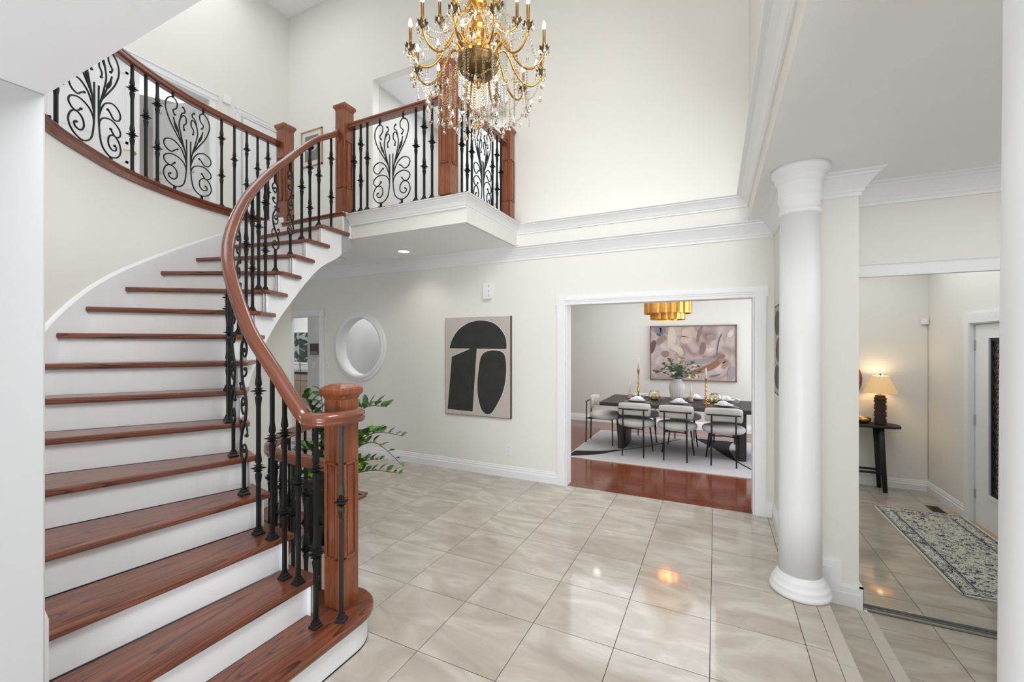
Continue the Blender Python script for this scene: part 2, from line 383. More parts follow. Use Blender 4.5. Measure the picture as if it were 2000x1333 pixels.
b.sweep([(-3.51, 3.31, 0), (-2.06, 3.31, 0), (-2.06, 4.40, 0)], [(0, SOF - .001), (0, TOPZ - .03), (-.02, TOPZ - .03), (-.02, SOF - .001)], True)
struct('wall_balcony_edge', b, CREAM, 'cream fascia band along the front of the balcony')

# walls round the two-storey void
b = M()
b.box(-2.2, 0.45, 4.40, 4.639, SOF + .01, 6.9)
struct('wall_back_upper', b, CREAM, 'tall cream wall above the hall on the far side')
b = M(); b.box(0.27, 0.42, 0.5, 4.40, SOF, 6.9)
struct('wall_right_upper', b, CREAM, 'tall cream wall above the lower ceiling on the right')
b = M(); b.box(-6.3, -2.17, 0.48, 0.595, -2.6, 6.9); b.box(-2.17, 0.42, 0.48, 0.595, 2.44, 6.9)
struct('wall_front_upper', b, CREAM, 'cream wall above the opening where the hall begins')
b = M(); b.box(-2.17, -2.035, -1.5, 0.60, 0, 2.42)
struct('wall_left', b, flat('shaded_white_paint', (0.62, 0.62, 0.625), 0.5, var=.01), 'white wall end framing the left side of the view', bevel=0.006)  # greyer than the trim white: this wall's shade is put into its paint
b = M(); b.box(-2.17, 0.30, -1.5, 0.60, 2.42, 2.5)
struct('ceiling_soffit', b, CEIL, 'low grey white soffit overhead at the upper left')
b = M(); b.box(-6.4, -4.48, 4.64, 4.76, TOPZ, 6.9); b.box(-4.48, -2.2, 4.64, 4.76, 5.41, 6.9)
struct('wall_gallery', b, CREAM, 'cream gallery wall with a framed picture')
b = M(); b.box(-6.42, -6.3, 0.5, 1.75, SOF, 6.9); b.box(-6.42, -6.3, 3.43, 4.76, SOF, 6.9); b.box(-6.42, -6.3, 1.75, 3.43, 4.94, 6.9); b.box(-6.42, -6.3, 1.75, 3.43, SOF, TOPZ)
struct('wall_left_upper', b, CREAM, 'cream upstairs wall holding the white bedroom doors')
b = M(); b.box(-6.5, 0.5, 0.4, 4.9, 6.9, 7.0)
struct('ceiling', b, CEIL, 'high ceiling over the two-storey hall')
b = M(); b.box(-4.6, -2.1, 4.76, 6.2, 5.41, 5.5)
struct('ceiling_niche', b, CEIL, 'pale ceiling of the passage off the gallery')
b = M(); b.box(-4.6, -2.1, 6.2, 6.3, TOPZ, 5.5); b.box(-4.6, -4.48, 4.76, 6.2, TOPZ, 5.5); b.box(-2.2, -2.1, 4.76, 6.2, TOPZ, 5.5)
struct('wall_niche', b, GREY, 'pale wall of the passage behind the balcony')
# bedroom behind the open door
b = M(); b.box(-9.2, -9.1, 0.6, 5.0, TOPZ, 5.6); b.box(-9.2, -6.42, 4.76, 4.9, TOPZ, 5.6); b.box(-9.2, -6.42, 0.5, 0.6, TOPZ, 5.6)
struct('wall_bedroom', b, GREY, 'grey walls of the room behind the open upstairs door')
b = M(); b.box(-9.2, -6.42, 0.6, 5.0, 5.45, 5.55); struct('ceiling_bedroom', b, CEIL, 'ceiling of the upstairs room')
b = M(); b.box(-9.2, -6.42, 0.6, 5.0, TOPZ - .1, TOPZ); struct('floor_bedroom', b, GREY, 'floor of the upstairs room')

# back wall of the hall with the dining opening, a doorway and the round opening
Y0, Y1 = 4.50, 4.64
b = M()
b.box(-6.4, -6.17, Y0, Y1, 0, SOF); b.box(-6.17, -5.40, Y0, Y1, 2.01, SOF); b.box(-5.40, -5.12, Y0, Y1, 0, SOF)
b.box(-4.08, -1.495, Y0, Y1, 0, SOF); b.box(-1.495, 0.312, Y0, Y1, 2.02, SOF); b.box(0.312, 0.50, Y0, Y1, 0, SOF)
cx, cz, cr_ = -4.6, 1.54, 0.415; x0, x1, z0, z1 = -5.12, -4.08, 0, SOF
angs = sorted([2 * pi * k / 64 for k in range(64)] + [atan2(z - cz, x - cx) % (2 * pi) for x in (x0, x1) for z in (z0, z1)])
ci, re = [], []
for a in angs:
    dx, dz = cos(a), sin(a); ci.append((cx + cr_ * dx, cz + cr_ * dz))
    t = min([((x1 if dx > 0 else x0) - cx) / dx if abs(dx) > 1e-9 else 9, ((z1 if dz > 0 else z0) - cz) / dz if abs(dz) > 1e-9 else 9]); re.append((cx + t * dx, cz + t * dz))
n = len(angs)
for y, fl in ((Y0, 0), (Y1, 1)):
    vs = [(p[0], y, p[1]) for p in ci] + [(p[0], y, p[1]) for p in re]
    fs = [(i, (i + 1) % n, (i + 1) % n + n, i + n) for i in range(n)]
    b.add(vs, [f[::-1] for f in fs] if fl else fs)
struct('wall_back', b, CREAM, 'cream back wall of the entrance hall')
b = M(); b.lathe([(0.41, 0.14), (0.41, -0.022), (0.43, -0.03), (0.455, -0.026), (0.46, -0.018), (0.49, -0.022), (0.505, -0.012), (0.505, 0.0)], 64, cap=False)
b.xform(lambda v: Vector((v.x + cx, v.z + Y0, v.y + cz)))
struct('window_1', b, WHITE, 'round white framed opening in the back wall left of the painting')
b = M(); b.box(-6.42, -6.3, 3.2, 4.6, 0, SOF)
struct('wall_hall_end', b, CREAM, 'cream wall at the far left end of the lower hall')

# side wall with pillar end, and closet wall over the mirror doors
b = M(); b.box(0.48, 0.85, 3.5, 4.5, -0.31, SOF); b.box(0.85, 2.45, 3.80, 3.95, 2.14, SOF); b.box(0.85, 2.45, 3.90, 4.0, -0.31, 2.14)
struct('wall_right', b, CREAM, 'cream wall end behind the white column, beside the mirrored closet')
b = M(); b.box(0.78, 2.6, 0.34, 0.46, -0.31, SOF)
struct('wall_foyer', b, CREAM, 'cream foyer wall behind the console table')
b = M(); b.box(2.45, 2.6, 0.34, 0.94, -0.31, SOF); b.box(2.45, 2.6, 2.5, 3.95, -0.31, SOF)
b.box(2.45, 2.6, 0.94, 2.5, 1.80, SOF)
# the frame starts at y 1.36; fill the wall up to it
b.box(2.45, 2.6, 0.94, 1.44, -0.31, 1.80)
struct('wall_entrance', b, CREAM, 'cream foyer wall with the front door')
b = M(); b.box(0.2706, 2.6, -1.5, 4.64, SOF - .001, SOF + .06); b.box(-2.04, 0.271, 4.40, 4.64, SOF - .001, SOF + .009)
struct('ceiling_lower', b, CEIL, 'flat lower ceiling over the right side of the hall and the foyer')

# crown mouldings
def crown_prof(h, p):
    return [(0, -h), (0.012, -h), (0.014, -h * .86), (0.022, -h * .80), (0.026, -h * .72), (p * .40, -h * .52), (p * .62, -h * .30), (p * .70, -h * .22), (p * .78, -h * .20), (p * .80, -h * .12), (p * .96, -h * .08), (p, -h * .04), (p, 0)]
b = M(); b.sweep([(-3.49, 3.30, TOPZ), (-2.07, 3.30, TOPZ), (-2.07, 4.40, TOPZ), (0.27, 4.40, TOPZ), (0.27, 0.6, TOPZ)], crown_prof(0.10, 0.10) + [(-0.02, 0), (-.02, -.1)], True)
struct('trim_4', b, WHITE, 'white crown moulding along the balcony edge and round the void')
b = M(); b.sweep([(-6.3, 4.50, SOF), (0.48, 4.50, SOF), (0.48, 3.50, SOF), (0.85, 3.50, SOF), (0.85, 3.80, SOF), (2.45, 3.80, SOF)], crown_prof(0.145, 0.115))
struct('trim_5', b, WHITE, 'white crown moulding under the lower ceiling')

# baseboards
BP = [(0, 0), (0.020, 0), (0.020, 0.075), (0.014, 0.085), (0.014, 0.105), (0.008, 0.112), (0.008, 0.125), (0.003, 0.132), (0, 0.132)]
b = M()
b.sweep([(-5.28, 4.5, 0), (-1.60, 4.5, 0)], BP, True)
b.sweep([(0.415, 4.5, 0), (0.48, 4.5, 0), (0.48, 3.48, 0)], BP, True)
struct('baseboard_back', b, WHITE, 'white moulded baseboard along the back wall')
b = M()
def zig(ins, th):
    poly = [(0.47, -.005), (0.615, -.005), (0.615, -.165), (0.872 - ins * .3, -.165), (0.872 - ins * .3, -0.02 - ins), (0.757 - ins, -0.02 - ins), (0.757 - ins, 0.135 - ins), (0.47, 0.135 - ins)]
    n = len(poly); b.add([(x, 3.5, z) for x, z in poly] + [(x, 3.5 - th, z) for x, z in poly],
          [tuple(range(n)), tuple(range(n, 2 * n))[::-1]] + [((i + 1) % n, i, i + n, (i + 1) % n + n) for i in range(n)])
zig(0.0, 0.010); zig(0.012, 0.016); zig(0.05, 0.022)
b.box(0.85, 0.872, 3.49, 3.78, -0.31, -0.02)
struct('baseboard_pillar', b, WHITE, 'white stepped baseboard on the wall end following the steps')
b = M(); b.sweep([(2.45, 1.44, -.31), (2.45, 0.46, -.31), (0.8, 0.46, -.31)], BP, True)
struct('baseboard_foyer', b, WHITE, 'white baseboard of the foyer seen in the mirror')

# dining opening trim
def casing(name, label, x0, x1, z1, y, wd=0.095, jd=0.14, ears=True):
    b = M()
    for s, xx in ((-1, x0), (1, x1)):
        a, c = (xx - wd - .01, xx - .01) if s < 0 else (xx + .01, xx + wd + .01)
        b.box(a, c, y - 0.022, y, 0, z1); b.box(a + .012, c - .012, y - 0.028, y - .02, 0, z1)
        b.box(xx - (.012 if s < 0 else -.0) + (.004 if s < 0 else -.004), xx + (.004 if s < 0 else .008), y - .015, y + jd + .004, 0, z1)
    e = .015 if ears else 0
    b.box(x0 - wd - .01 - e, x1 + wd + .01 + e, y - 0.026, y, z1 - .008, z1 + wd)
    b.box(x0 - .01, x1 + .01, y - 0.032, y - .02, z1 + .022, z1 + wd - .012); b.box(x0 - .01, x1 + .01, y - 0.038, y - .02, z1 + .04, z1 + wd - .03)
    b.box(x0, x1, y - .01, y + jd + .004, z1 - .010, z1 + .002)
    return struct(name, b, WHITE, label)
casing('trim_6', 'white casing round the wide dining room opening', -1.495, 0.312, 2.02, 4.5)
casing('trim_7', 'white casing round the narrow doorway under the stairs', -6.17, -5.40, 2.01, 4.5, 0.085)

# dining room shell
b = M(); b.box(-4.1, 3.3, 8.5, 8.6, 0, 2.8); b.box(-4.2, -4.1, 4.64, 8.6, 0, 2.8); b.box(3.2, 3.3, 4.64, 8.6, 0, 2.8); b.box(0.5, 3.3, 4.56, 4.64, 0, 2.8)
struct('wall_dining', b, DWALL, 'warm grey dining room walls')
b = M(); b.box(-4.2, 3.3, 4.64, 8.6, 2.74, 2.8); struct('ceiling_dining', b, CEIL, 'dining room ceiling')
b = M(); b.box(-4.1, 3.2, 4.50, 8.5, -0.05, -0.004)
df = struct('floor_dining', b, flat('plank_gap', (0.05, 0.015, 0.01), 0.5), 'glossy red brown timber floor of the dining room')
random.seed(3); PW = 0.118
for j in range(10):
    y0 = 4.505 + j * PW; x = -4.1 + random.random() * 0.6 - .6
    while x < 3.2:
        L_ = 1.05; a = max(x, -4.1); c = min(x + L_, 3.2)
        if c - a > .02 and c > -2.3 and a < 1.4:
            mb = M(); mb.box(-(c - a) / 2 + .0006, (c - a) / 2 - .0006, -PW / 2 + .0006, PW / 2 - .0006, -.006, 0)
            link('plank', mb.mesh('plank', FLOORW), df, ((a + c) / 2, y0 + PW / 2, 0))
        x += L_
mb = M(); yy = 4.505 + 10 * PW
while yy < 8.5:
    x = -4.1 - random.random() * 1.0
    while x < 3.2:
        mb.box(max(x, -4.1) + .0006, min(x + 1.05, 3.2) - .0006, yy + .0006, min(yy + PW, 8.5) - .0006, -.006, 0); x += 1.05
    yy += PW
o = part('planks', mb, FLOORW, df); o['kind'] = 'stuff'
b = M(); b.sweep([(-4.1, 8.5, 0), (3.2, 8.5, 0)], [(o_, z * 1.05) for o_, z in BP], True); b.sweep([(-4.1, 4.64, 0), (-4.1, 8.5, 0)], BP, True)
struct('baseboard_dining', b, WHITE, 'white baseboard at the foot of the dining room wall')

# kitchen glimpse behind the doorway
b = M(); b.box(-6.68, -4.2, 5.3, 5.42, 0, 2.7); b.box(-12.2, -6.68, 7.4, 7.5, 0, 1.08); b.box(-12.2, -6.6, 7.4, 7.5, 1.90, 2.7)
struct('wall_kitchen', b, flat('white_paint_room', (0.76, 0.76, 0.76), 0.6), 'white walls seen through the narrow doorway')
b = M(); b.box(-12.2, -4.2, 4.64, 7.6, -0.06, -0.001); struct('floor_kitchen', b, TILE, 'tiled floor beyond the narrow doorway')
b = M(); b.box(-12.2, -4.2, 4.64, 7.6, 2.7, 2.76); struct('ceiling_kitchen', b, CEIL, 'ceiling beyond the narrow doorway')

# ================================================================== STAIRCASE
stair = thing('staircase', 'curved staircase with red brown oak treads and white risers sweeping up to the gallery', 'staircase', (0, 0, 0))
def lerp_tab(tab, x):
    if x <= tab[0][0]: return tab[0][1]
    for (a, b_), (c, d) in zip(tab, tab[1:]):
        if x <= c: return b_ + (d - b_) * (x - a) / (c - a)
    return tab[-1][1]
for i in range(1, 16):
    z = i * RISE; A = Vector((*IN[i], 0)); O = Vector((*OUT[i], 0)); n_out = (O - A).normalized()
    An = Vector((*IN[i + 1], 0)); On = Vector((*OUT[i + 1], 0)); n2 = (On - An).normalized()
    t = itan(i + 1); back = Vector((-n2.y, n2.x, 0));
    if back.dot(t) < 0: back = -back
    if i == 1:
        poly = [(-1.62, 0.61), (-1.62, 1.60)] + [(-1.83 + .21 * cos(a), 1.60 + .21 * sin(a)) for a in [k * pi / 16 for k in range(1, 17)]] + [(-2.04, 1.585), (-1.9, 1.575), (-1.9, 0.61)]
    else:
        p = [O + n_out * .02, A]
        if i < 15 or True: p += [An + t * .09, An + t * .09 + n2 * .042, An + n2 * .042 + back * .02]
        p += [On + n2 * .03 + back * .02]
        poly = [(q.x, q.y) for q in p]
    # local frame: x along the nosing so that the grain follows it
    ang = atan2(n_out.y, n_out.x); ca, sa = cos(-ang), sin(-ang)
    loc = [((x - A.x) * ca - (y - A.y) * sa, (x - A.x) * sa + (y - A.y) * ca) for x, y in poly]
    mb = M(); mb.prism(loc, -0.034, 0)
    part('tread', mb, TREAD, stair, (A.x, A.y, z), ang, bevel=0.009)
    # riser, with a shallow bed mould under the nosing
    f = -itan(i) if i > 1 else Vector((1, 0, 0))
    nb = Vector((-n_out.y, n_out.x, 0));
    if nb.dot(itan(i)) < 0: nb = -nb
    a0 = A + nb * .028 + n_out * .03; o0 = O + nb * .028 + n_out * .03
    mb = M()
    if i == 1:
        pl = [(-1.652, 0.61), (-1.652, 1.60)] + [(-1.83 + .178 * cos(a), 1.60 + .178 * sin(a)) for a in [k * pi / 20 for k in range(1, 21)]] + [(-2.008, 1.56), (-1.905, 1.53), (-1.905, 0.61)]
        mb.prism(pl, 0.006, z - .034)
        part('riser', mb, WHITE, stair)
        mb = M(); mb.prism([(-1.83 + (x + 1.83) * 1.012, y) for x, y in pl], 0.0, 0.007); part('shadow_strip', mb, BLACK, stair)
    else:
        poly = [a0, o0, o0 + nb * .016, a0 + nb * .016]
        mb.prism([(q.x, q.y) for q in poly], z - RISE, z - .034); part('riser', mb, WHITE, stair)
# inner stringer face with curved lower edge, and the plaster underside
mb = M(); K = 6; SD = 0.42
face = []
for i in range(1, 16):
    for k in range(K):
        a, c = i + k / K, i + (k + 1) / K
        if i == 1: continue
        p, q = inset(a, .038), inset(c, .038); zt = i * RISE - .033
        zb1, zb2 = max(0.0, a * RISE - SD), max(0.0, c * RISE - SD)
        if a < 2.5: zb1 = 0.0
        mb.add([(p.x, p.y, zb1), (q.x, q.y, zb2), (q.x, q.y, zt), (p.x, p.y, zt)], [(0, 1, 2, 3)])
        p2, q2 = inset(a, .058), inset(c, .058)
        mb.add([(p2.x, p2.y, zb1), (q2.x, q2.y, zb2), (q2.x, q2.y, zt), (p2.x, p2.y, zt)], [(3, 2, 1, 0)])
q0 = inset(16, .038); q1 = Vector((-3.505, 3.325, 0))
mb.add([(q0.x, q0.y, 16 * RISE - SD), (q1.x, q1.y, SOF - .10), (q1.x, q1.y, TOPZ - .01), (q0.x, q0.y, TOPZ - .01)], [(0, 1, 2, 3), (3, 2, 1, 0)])
mb.add([(q0.x, q0.y, 16 * RISE - SD), (q1.x, q1.y, SOF - .10), (-4.43, 3.325, SOF - .10), (-4.43, 3.17, 16 * RISE - SD)], [(0, 1, 2, 3), (3, 2, 1, 0)])
mb.add([(q1.x, q1.y, SOF - .10), (q1.x, q1.y, SOF + .02), (-4.43, 3.325, SOF + .02), (-4.43, 3.325, SOF - .10)], [(0, 1, 2, 3), (3, 2, 1, 0)])
part('stringer', mb, WHITE, stair)
mb = M(); vs = []; n = 0
for k in range(0, 16 * 4 + 1):
    i = max(2.4, min(16, k / 4)); zb = max(0.012, i * RISE - SD)
    a = inset(i, .038); o = outer(i); o = o + (o - a).normalized() * .05
    for t in (0, .33, .66, 1): p = a.lerp(o, t); vs.append((p.x, p.y, zb))
    n += 1
mb.add(vs, [(r * 4 + c, r * 4 + c + 1, (r + 1) * 4 + c + 1, (r + 1) * 4 + c) for r in range(n - 1) for c in range(3)], True)
part('soffit', mb, WHITE, stair)
# skirting along the outer wall
sk = []
for (x, y) in OUTC:
    best = min(((outer(i / 25) - Vector((x, y, 0))).length, i / 25) for i in range(25, 401))
    if best[0] < .25: sk.append((x, y, best[1]))
# smooth the stair parameter along the wall
par = [s_[2] for s_ in sk]
for _ in range(30): par = [par[0]] + [(par[j - 1] + 2 * par[j] + par[j + 1]) / 4 for j in range(1, len(par) - 1)] + [par[-1]]
mb = M(); path = [(sk[j][0], sk[j][1], par[j] * RISE) for j in range(len(sk))]
mb.sweep(path, [(0, -.30), (0.018, -.30), (0.018, 0.125), (0.010, 0.14), (0.0, 0.145)], True)
part('skirting_board', mb, WHITE, stair)

# ------------------------------------------------------------------ wrought iron pieces
def sq(half, z): return (half * 1.4142, z)
def knuckle(z):
    return [sq(.0085, z - .085), sq(.0125, z - .040), sq(.0115, z - .032), sq(.0075, z - .022), sq(.009, z - .019), sq(.019, z - .0165), sq(.010, z - .011),
            sq(.012, z - .006), sq(.028, z - .0015), sq(.028, z + .0015), sq(.012, z + .006), sq(.010, z + .011), sq(.019, z + .0165), sq(.009, z + .019), sq(.0075, z + .022), sq(.0115, z + .032), sq(.0125, z + .040), sq(.0085, z + .085)]
SHOE = [sq(.024, 0), sq(.024, .008), sq(.017, .016), sq(.017, .024), sq(.0125, .028), sq(.0125, .036), sq(.0085, .038)]
def baluster_mb(H, ks, shoe=True):
    pr = list(SHOE) if shoe else [sq(.0085, 0)]
    for k in ks: pr += knuckle(k)
    pr.append(sq(.0085, H)); mb = M(); mb.lathe(pr, 4, a0=pi / 4, smooth=False); return mb
def spline2(mb, pts, r, taper=False, bead=False, n=4, sides=6):
    P = cr([(x, 0, z) for x, z in pts], n); R = r if not taper else [r * (1 - .45 * k / (len(P) - 1)) for k in range(len(P))]
    mb.tube(P, R, sides)
    if bead:
        e = P[-1]; mb.lathe([(.001, -r * 1.7), (r * 1.3, -r), (r * 1.7, 0), (r * 1.3, r), (.001, r * 1.7)], 6, (e.x, e.y, e.z))
def scroll_mb(H, z0, z1):
    mb = M(); pr = list(SHOE) + [sq(.0085, z0)]; mb.lathe(pr, 4, a0=pi / 4, smooth=False)
    mb.lathe([sq(.0085, z1), sq(.0085, H)], 4, a0=pi / 4, smooth=False)
    h = z1 - z0; r = .0072
    def T(pts): return [(x, z0 + z * h) for x, z in pts]
    spline2(mb, T([(0, 0), (.032, .03), (.044, .10), (.032, .2), (.0, .29), (-.022, .36), (-.032, .45), (-.027, .52), (0, .60), (.022, .68), (.034, .78), (.038, .88), (.028, .965), (0, 1)]), r)
    for c in ([(0, 0), (-.030, .035), (-.037, .09), (-.016, .135), (.012, .125), (.014, .085), (-.004, .068), (-.014, .088)],
              [(-.032, .45), (-.022, .40), (.006, .385), (.030, .42), (.032, .48), (.012, .525), (-.008, .50), (-.004, .465), (.010, .465)],
              [(0, 1), (-.030, .965), (-.038, .91), (-.018, .862), (.010, .872), (.014, .915), (-.004, .93), (-.014, .91)],
              [(.036, .16), (.034, .22), (.046, .27), (.052, .30), (.040, .32)], [(-.012, .32), (-.036, .29), (-.046, .245), (-.036, .215)],
              [(.004, .61), (.036, .585), (.048, .61), (.040, .635)], [(.024, .70), (-.012, .70), (-.034, .735), (-.030, .77), (-.018, .76)]):
        spline2(mb, T(c), r * .92, True, True)
    return mb
HALF = [([(.012, .45), (.010, .30), (.014, .17), (.035, .06), (.085, .014), (.14, .006), (.20, .035), (.228, .09), (.205, .15), (.155, .172), (.11, .145), (.102, .095), (.132, .062), (.172, .068), (.182, .092), (.165, .102)], 1),
        ([(.014, .17), (.022, .21), (.06, .252), (.14, .272), (.21, .245), (.225, .208), (.20, .178), (.165, .172), (.14, .19), (.125, .205)], 1),
        ([(.014, .24), (.03, .29), (.07, .357), (.14, .395), (.205, .38), (.225, .340), (.20, .300), (.155, .290), (.12, .318), (.098, .330)], 1),
        ([(.012, .27), (.03, .35), (.09, .435), (.165, .54), (.208, .644), (.195, .72), (.145, .757), (.105, .73), (.108, .68), (.142, .645), (.125, .615)], 1),
        ([(.012, .25), (.025, .335), (.055, .435), (.082, .545), (.068, .615), (.040, .648), (.018, .635), (.016, .59), (.040, .560), (.035, .525)], 1),
        ([(.075, .60), (.062, .645), (.050, .665), (.030, .675), (.028, .70), (.046, .715)], 1),
        ([(.012, .28), (.03, .35), (.07, .435), (.115, .53), (.138, .59)], 0)]
def panel_mb(hw, h, zt):
    """hw half width, h scroll height, zt height of the rail"""
    mb = M(); sx = hw / .228; sz = h / .76; lo = 0.045
    for s_ in (-1, 1):
        for pts, bd in HALF: spline2(mb, [(s_ * (x + .009 * (1 - x / .23)) * sx, lo + z * sz) for x, z in pts], .0060, False, bool(bd), 4, 5)
        P = [(s_ * (x + .006) * sx, 0, lo + z * sz) for x, z in ((.088, .475), (.096, .49), (.106, .51), (.118, .535), (.130, .565))]
        mb.tube(P, [.004, .011, .013, .011, .004], 6)
        mb.obox((s_ * .13 * sx, 0, lo / 2), (.016, .016, lo + .01)); mb.obox((s_ * .13 * sx, 0, .006), (.04, .04, .012))
        mb.obox((s_ * .145 * sx, 0, (lo + .757 * sz + zt) / 2), (.014, .014, zt - lo - .757 * sz + .012))
    return mb
RP = [(-.034, 0), (-.036, .016), (-.029, .023), (-.035, .032), (-.034, .046), (-.022, .060), (0, .066), (.022, .060), (.034, .046), (.035, .032), (.029, .023), (.036, .016), (.034, 0)]
RP2 = [(-.036, 0), (-.036, .018), (-.026, .026), (-.036, .036), (-.036, .048), (-.026, .058), (.026, .058), (.036, .048), (.036, .036), (.026, .026), (.036, .018), (.036, 0)]
def newel(parent, x, y, z, h, wd=.125, rz=0.0, cap=True):
    mb = M(); mb.obox((0, 0, h / 2), (wd, wd, h))
    o = part('newel_post', mb, POSTW, parent, (x, y, z), rz, bevel=.004)
    z0, z1 = h * .24, h * .70; q = wd / 2
    for k in range(4):
        f = M()
        for a, c, d, e in ((-.040, -.030, z0, z1), (.030, .040, z0, z1), (-.040, .040, z0, z0 + .012), (-.040, .040, z1 - .012, z1)): f.box(a, c, q - .001, q + .010, d, e)
        f.box(-.019, .019, q - .001, q + .004, z0 + .022, z1 - .022)
        part('panel_moulding', f, POSTW, o, (0, 0, 0), k * pi / 2, bevel=.002)
    if cap:
        c = M(); s2 = 1.4142
        c.lathe([((q + .001) * s2, 0), ((q + .004) * s2, .010), ((q + .008) * s2, .018), ((q + .015) * s2, .026), ((q + .017) * s2, .034), ((q + .017) * s2, .050), ((q + .011) * s2, .060), ((q - .022) * s2, .077), (.001, .077)], 4, a0=pi / 4, smooth=False)
        part('post_cap', c, POSTW, o, (0, 0, h), 0, bevel=.0015)
    return o

# main stair railing
OFFT = [(1.6, .84), (2.0, .83), (3, .85), (4.5, .90), (5.6, .91), (6.6, .87), (7.5, .81), (8.5, .775), (10, .80), (15, .80), (16, .83)]
rail = thing('stair_railing', 'oak handrail and black wrought iron balusters curving up the staircase from the newel post', 'railing')
def rail_z(i): return i * RISE + lerp_tab(OFFT, i)
pts = []
for k in range(0, 113):
    i = 1.86 + (16 - 1.86) * k / 112; p = inset(i, .105); pts.append((p.x, p.y, rail_z(i)))
# smooth heights
zs = [p[2] for p in pts]
for _ in range(40): zs = [zs[0]] + [(zs[j - 1] + 2 * zs[j] + zs[j + 1]) / 4 for j in range(1, len(zs) - 1)] + [zs[-1]]
pts = [(p[0], p[1], z) for p, z in zip(pts, zs)]
mb = M(); mb.sweep(pts, RP, True, True); part('handrail', mb, RAILW, rail)
zv = pts[0][2]
vol = [(-1.842, 1.458, zv), (-1.80, 1.452, zv), (-1.758, 1.46, zv), (-1.722, 1.49, zv), (-1.705, 1.54, zv), (-1.702, 1.60, zv), (-1.710, 1.655, zv), (-1.735, 1.69, zv), (-1.765, 1.695, zv)]
mb = M(); mb.sweep(cr(vol, 5), RP, True, True); part('handrail', mb, RAILW, rail)
newel(rail, -1.815, 1.650, RISE, 1.105, .122)
def z_rail_at(x, y):
    return min(((p[0] - x) ** 2 + (p[1] - y) ** 2, p[2]) for p in pts)[1]
def put_bal(parent, x, y, z, H, kind, rz, shoe=True):
    ks = [H * .60] if kind == 1 else [H * .36, H * .78]
    if kind == 'S': mb = scroll_mb(H, .19 if H < 1.0 else .2, H - .10)
    else: mb = baluster_mb(H, ks, shoe)
    return part('baluster', mb, IRON, parent, (x, y, z), rz)
put_bal(rail, -1.700, 1.545, RISE, zv - RISE + .01, 1, 0.4); put_bal(rail, -1.775, 1.455, RISE, zv - RISE + .01, 2, 0.0)
for i in range(2, 16):
    spec = [(.35, 'S')] if i in (4, 5, 8, 9, 12, 13) else [(.14, 1), (.66, 2)]
    for fr, kd in spec:
        if i == 4 or i == 5: fr = .42
        p = inset(i + fr, .105); t = itan(i + fr); z = i * RISE
        put_bal(rail, p.x, p.y, z, z_rail_at(p.x, p.y) - z + .008, kd, atan2(t.y, t.x))
newel(rail, -3.535, 3.255, TOPZ + .018, 1.08, .13)

# balcony railings
ZR = TOPZ + .02; HR = .885
bal = thing('balcony_railing', 'straight oak and iron railing along the front of the balcony below the chandelier', 'railing')
RY = 3.262
mb = M(); mb.sweep([(-3.47, RY, ZR + HR), (-2.30, RY, ZR + HR)], RP2, True); part('handrail', mb, RAILW, bal)
for x, k in ((-3.405, 1), (-3.312, 2), (-3.222, 1), (-2.60, 1), (-2.502, 2), (-2.41, 1)):
    put_bal(bal, x, RY, ZR, HR + .008, k, 0)
part('scroll_panel', panel_mb(.235, .80, HR), IRON, bal, (-2.905, RY, ZR))
newel(bal, -2.235, 3.275, ZR, 1.18, .135)
sb = thing('balcony_side_railing', 'short oak and iron railing returning from the corner post to the wall behind the chandelier', 'railing')
SX = -2.145
mb = M(); mb.sweep([(-2.19, 3.34, ZR + HR), (SX, 4.28, ZR + HR)], RP2, True); part('handrail', mb, RAILW, sb)
for y, k in ((3.43, 1), (3.52, 2), (3.60, 1), (3.995, 1), (4.09, 2), (4.175, 1)):
    put_bal(sb, -2.19 + (y - 3.34) * .048, y, ZR, HR + .008, k, pi / 2)
part('scroll_panel', panel_mb(.17, .80, HR), IRON, sb, (-2.168, 3.80, ZR), pi / 2 - .04)
newel(sb, SX + .01, 4.325, ZR, 1.02, .11)

# curved gallery railing
gal = thing('gallery_railing', 'curved oak and iron railing along the upstairs gallery at the upper left', 'railing')
GC = [Vector((*p, 0)) for p in GOUT[6:]]
GP = []
for j, p in enumerate(GC):
    t = (GC[min(j + 1, len(GC) - 1)] - GC[max(j - 1, 0)]).normalized(); GP.append(p + Vector((-t.y, t.x, 0)) * -.0 + Vector((-t.y, t.x, 0)) * (-1 if False else 0))
GP = []
for j, p in enumerate(GC):
    t = (GC[min(j + 1, len(GC) - 1)] - GC[max(j - 1, 0)]).normalized(); GP.append(p - Vector((t.y, -t.x, 0)) * .045)
mb = M(); mb.sweep([(p.x, p.y, ZR + HR) for p in GP if p.y < 3.24], RP2, True, True); part('handrail', mb, RAILW, gal)
def near_g(x, y):
    j = min(range(len(GP)), key=lambda j: (GP[j].x - x) ** 2 + (GP[j].y - y) ** 2)
    best = None
    for a in (j - 1, j):
        if 0 <= a < len(GP) - 1:
            d = GP[a + 1] - GP[a]; s_ = max(0, min(1, (Vector((x, y, 0)) - GP[a]).dot(d) / d.length_squared)); q = GP[a] + d * s_
            if best is None or (q - Vector((x, y, 0))).length < best[1]: best = (q, (q - Vector((x, y, 0))).length, atan2(d.y, d.x))
    return best[0], best[2]
for x, y, k in ((-3.62, 1.06, 1), (-3.79, 1.21, 2), (-4.21, 1.765, 2), (-4.265, 1.875, 1), (-4.32, 1.965, 2), (-4.475, 2.557, 2), (-4.49, 2.689, 1), (-4.52, 2.82, 2), (-4.52, 2.94, 1), (-4.52, 3.06, 2)):
    q, a = near_g(x, y); put_bal(gal, q.x, q.y, ZR, HR + .008, k, a)
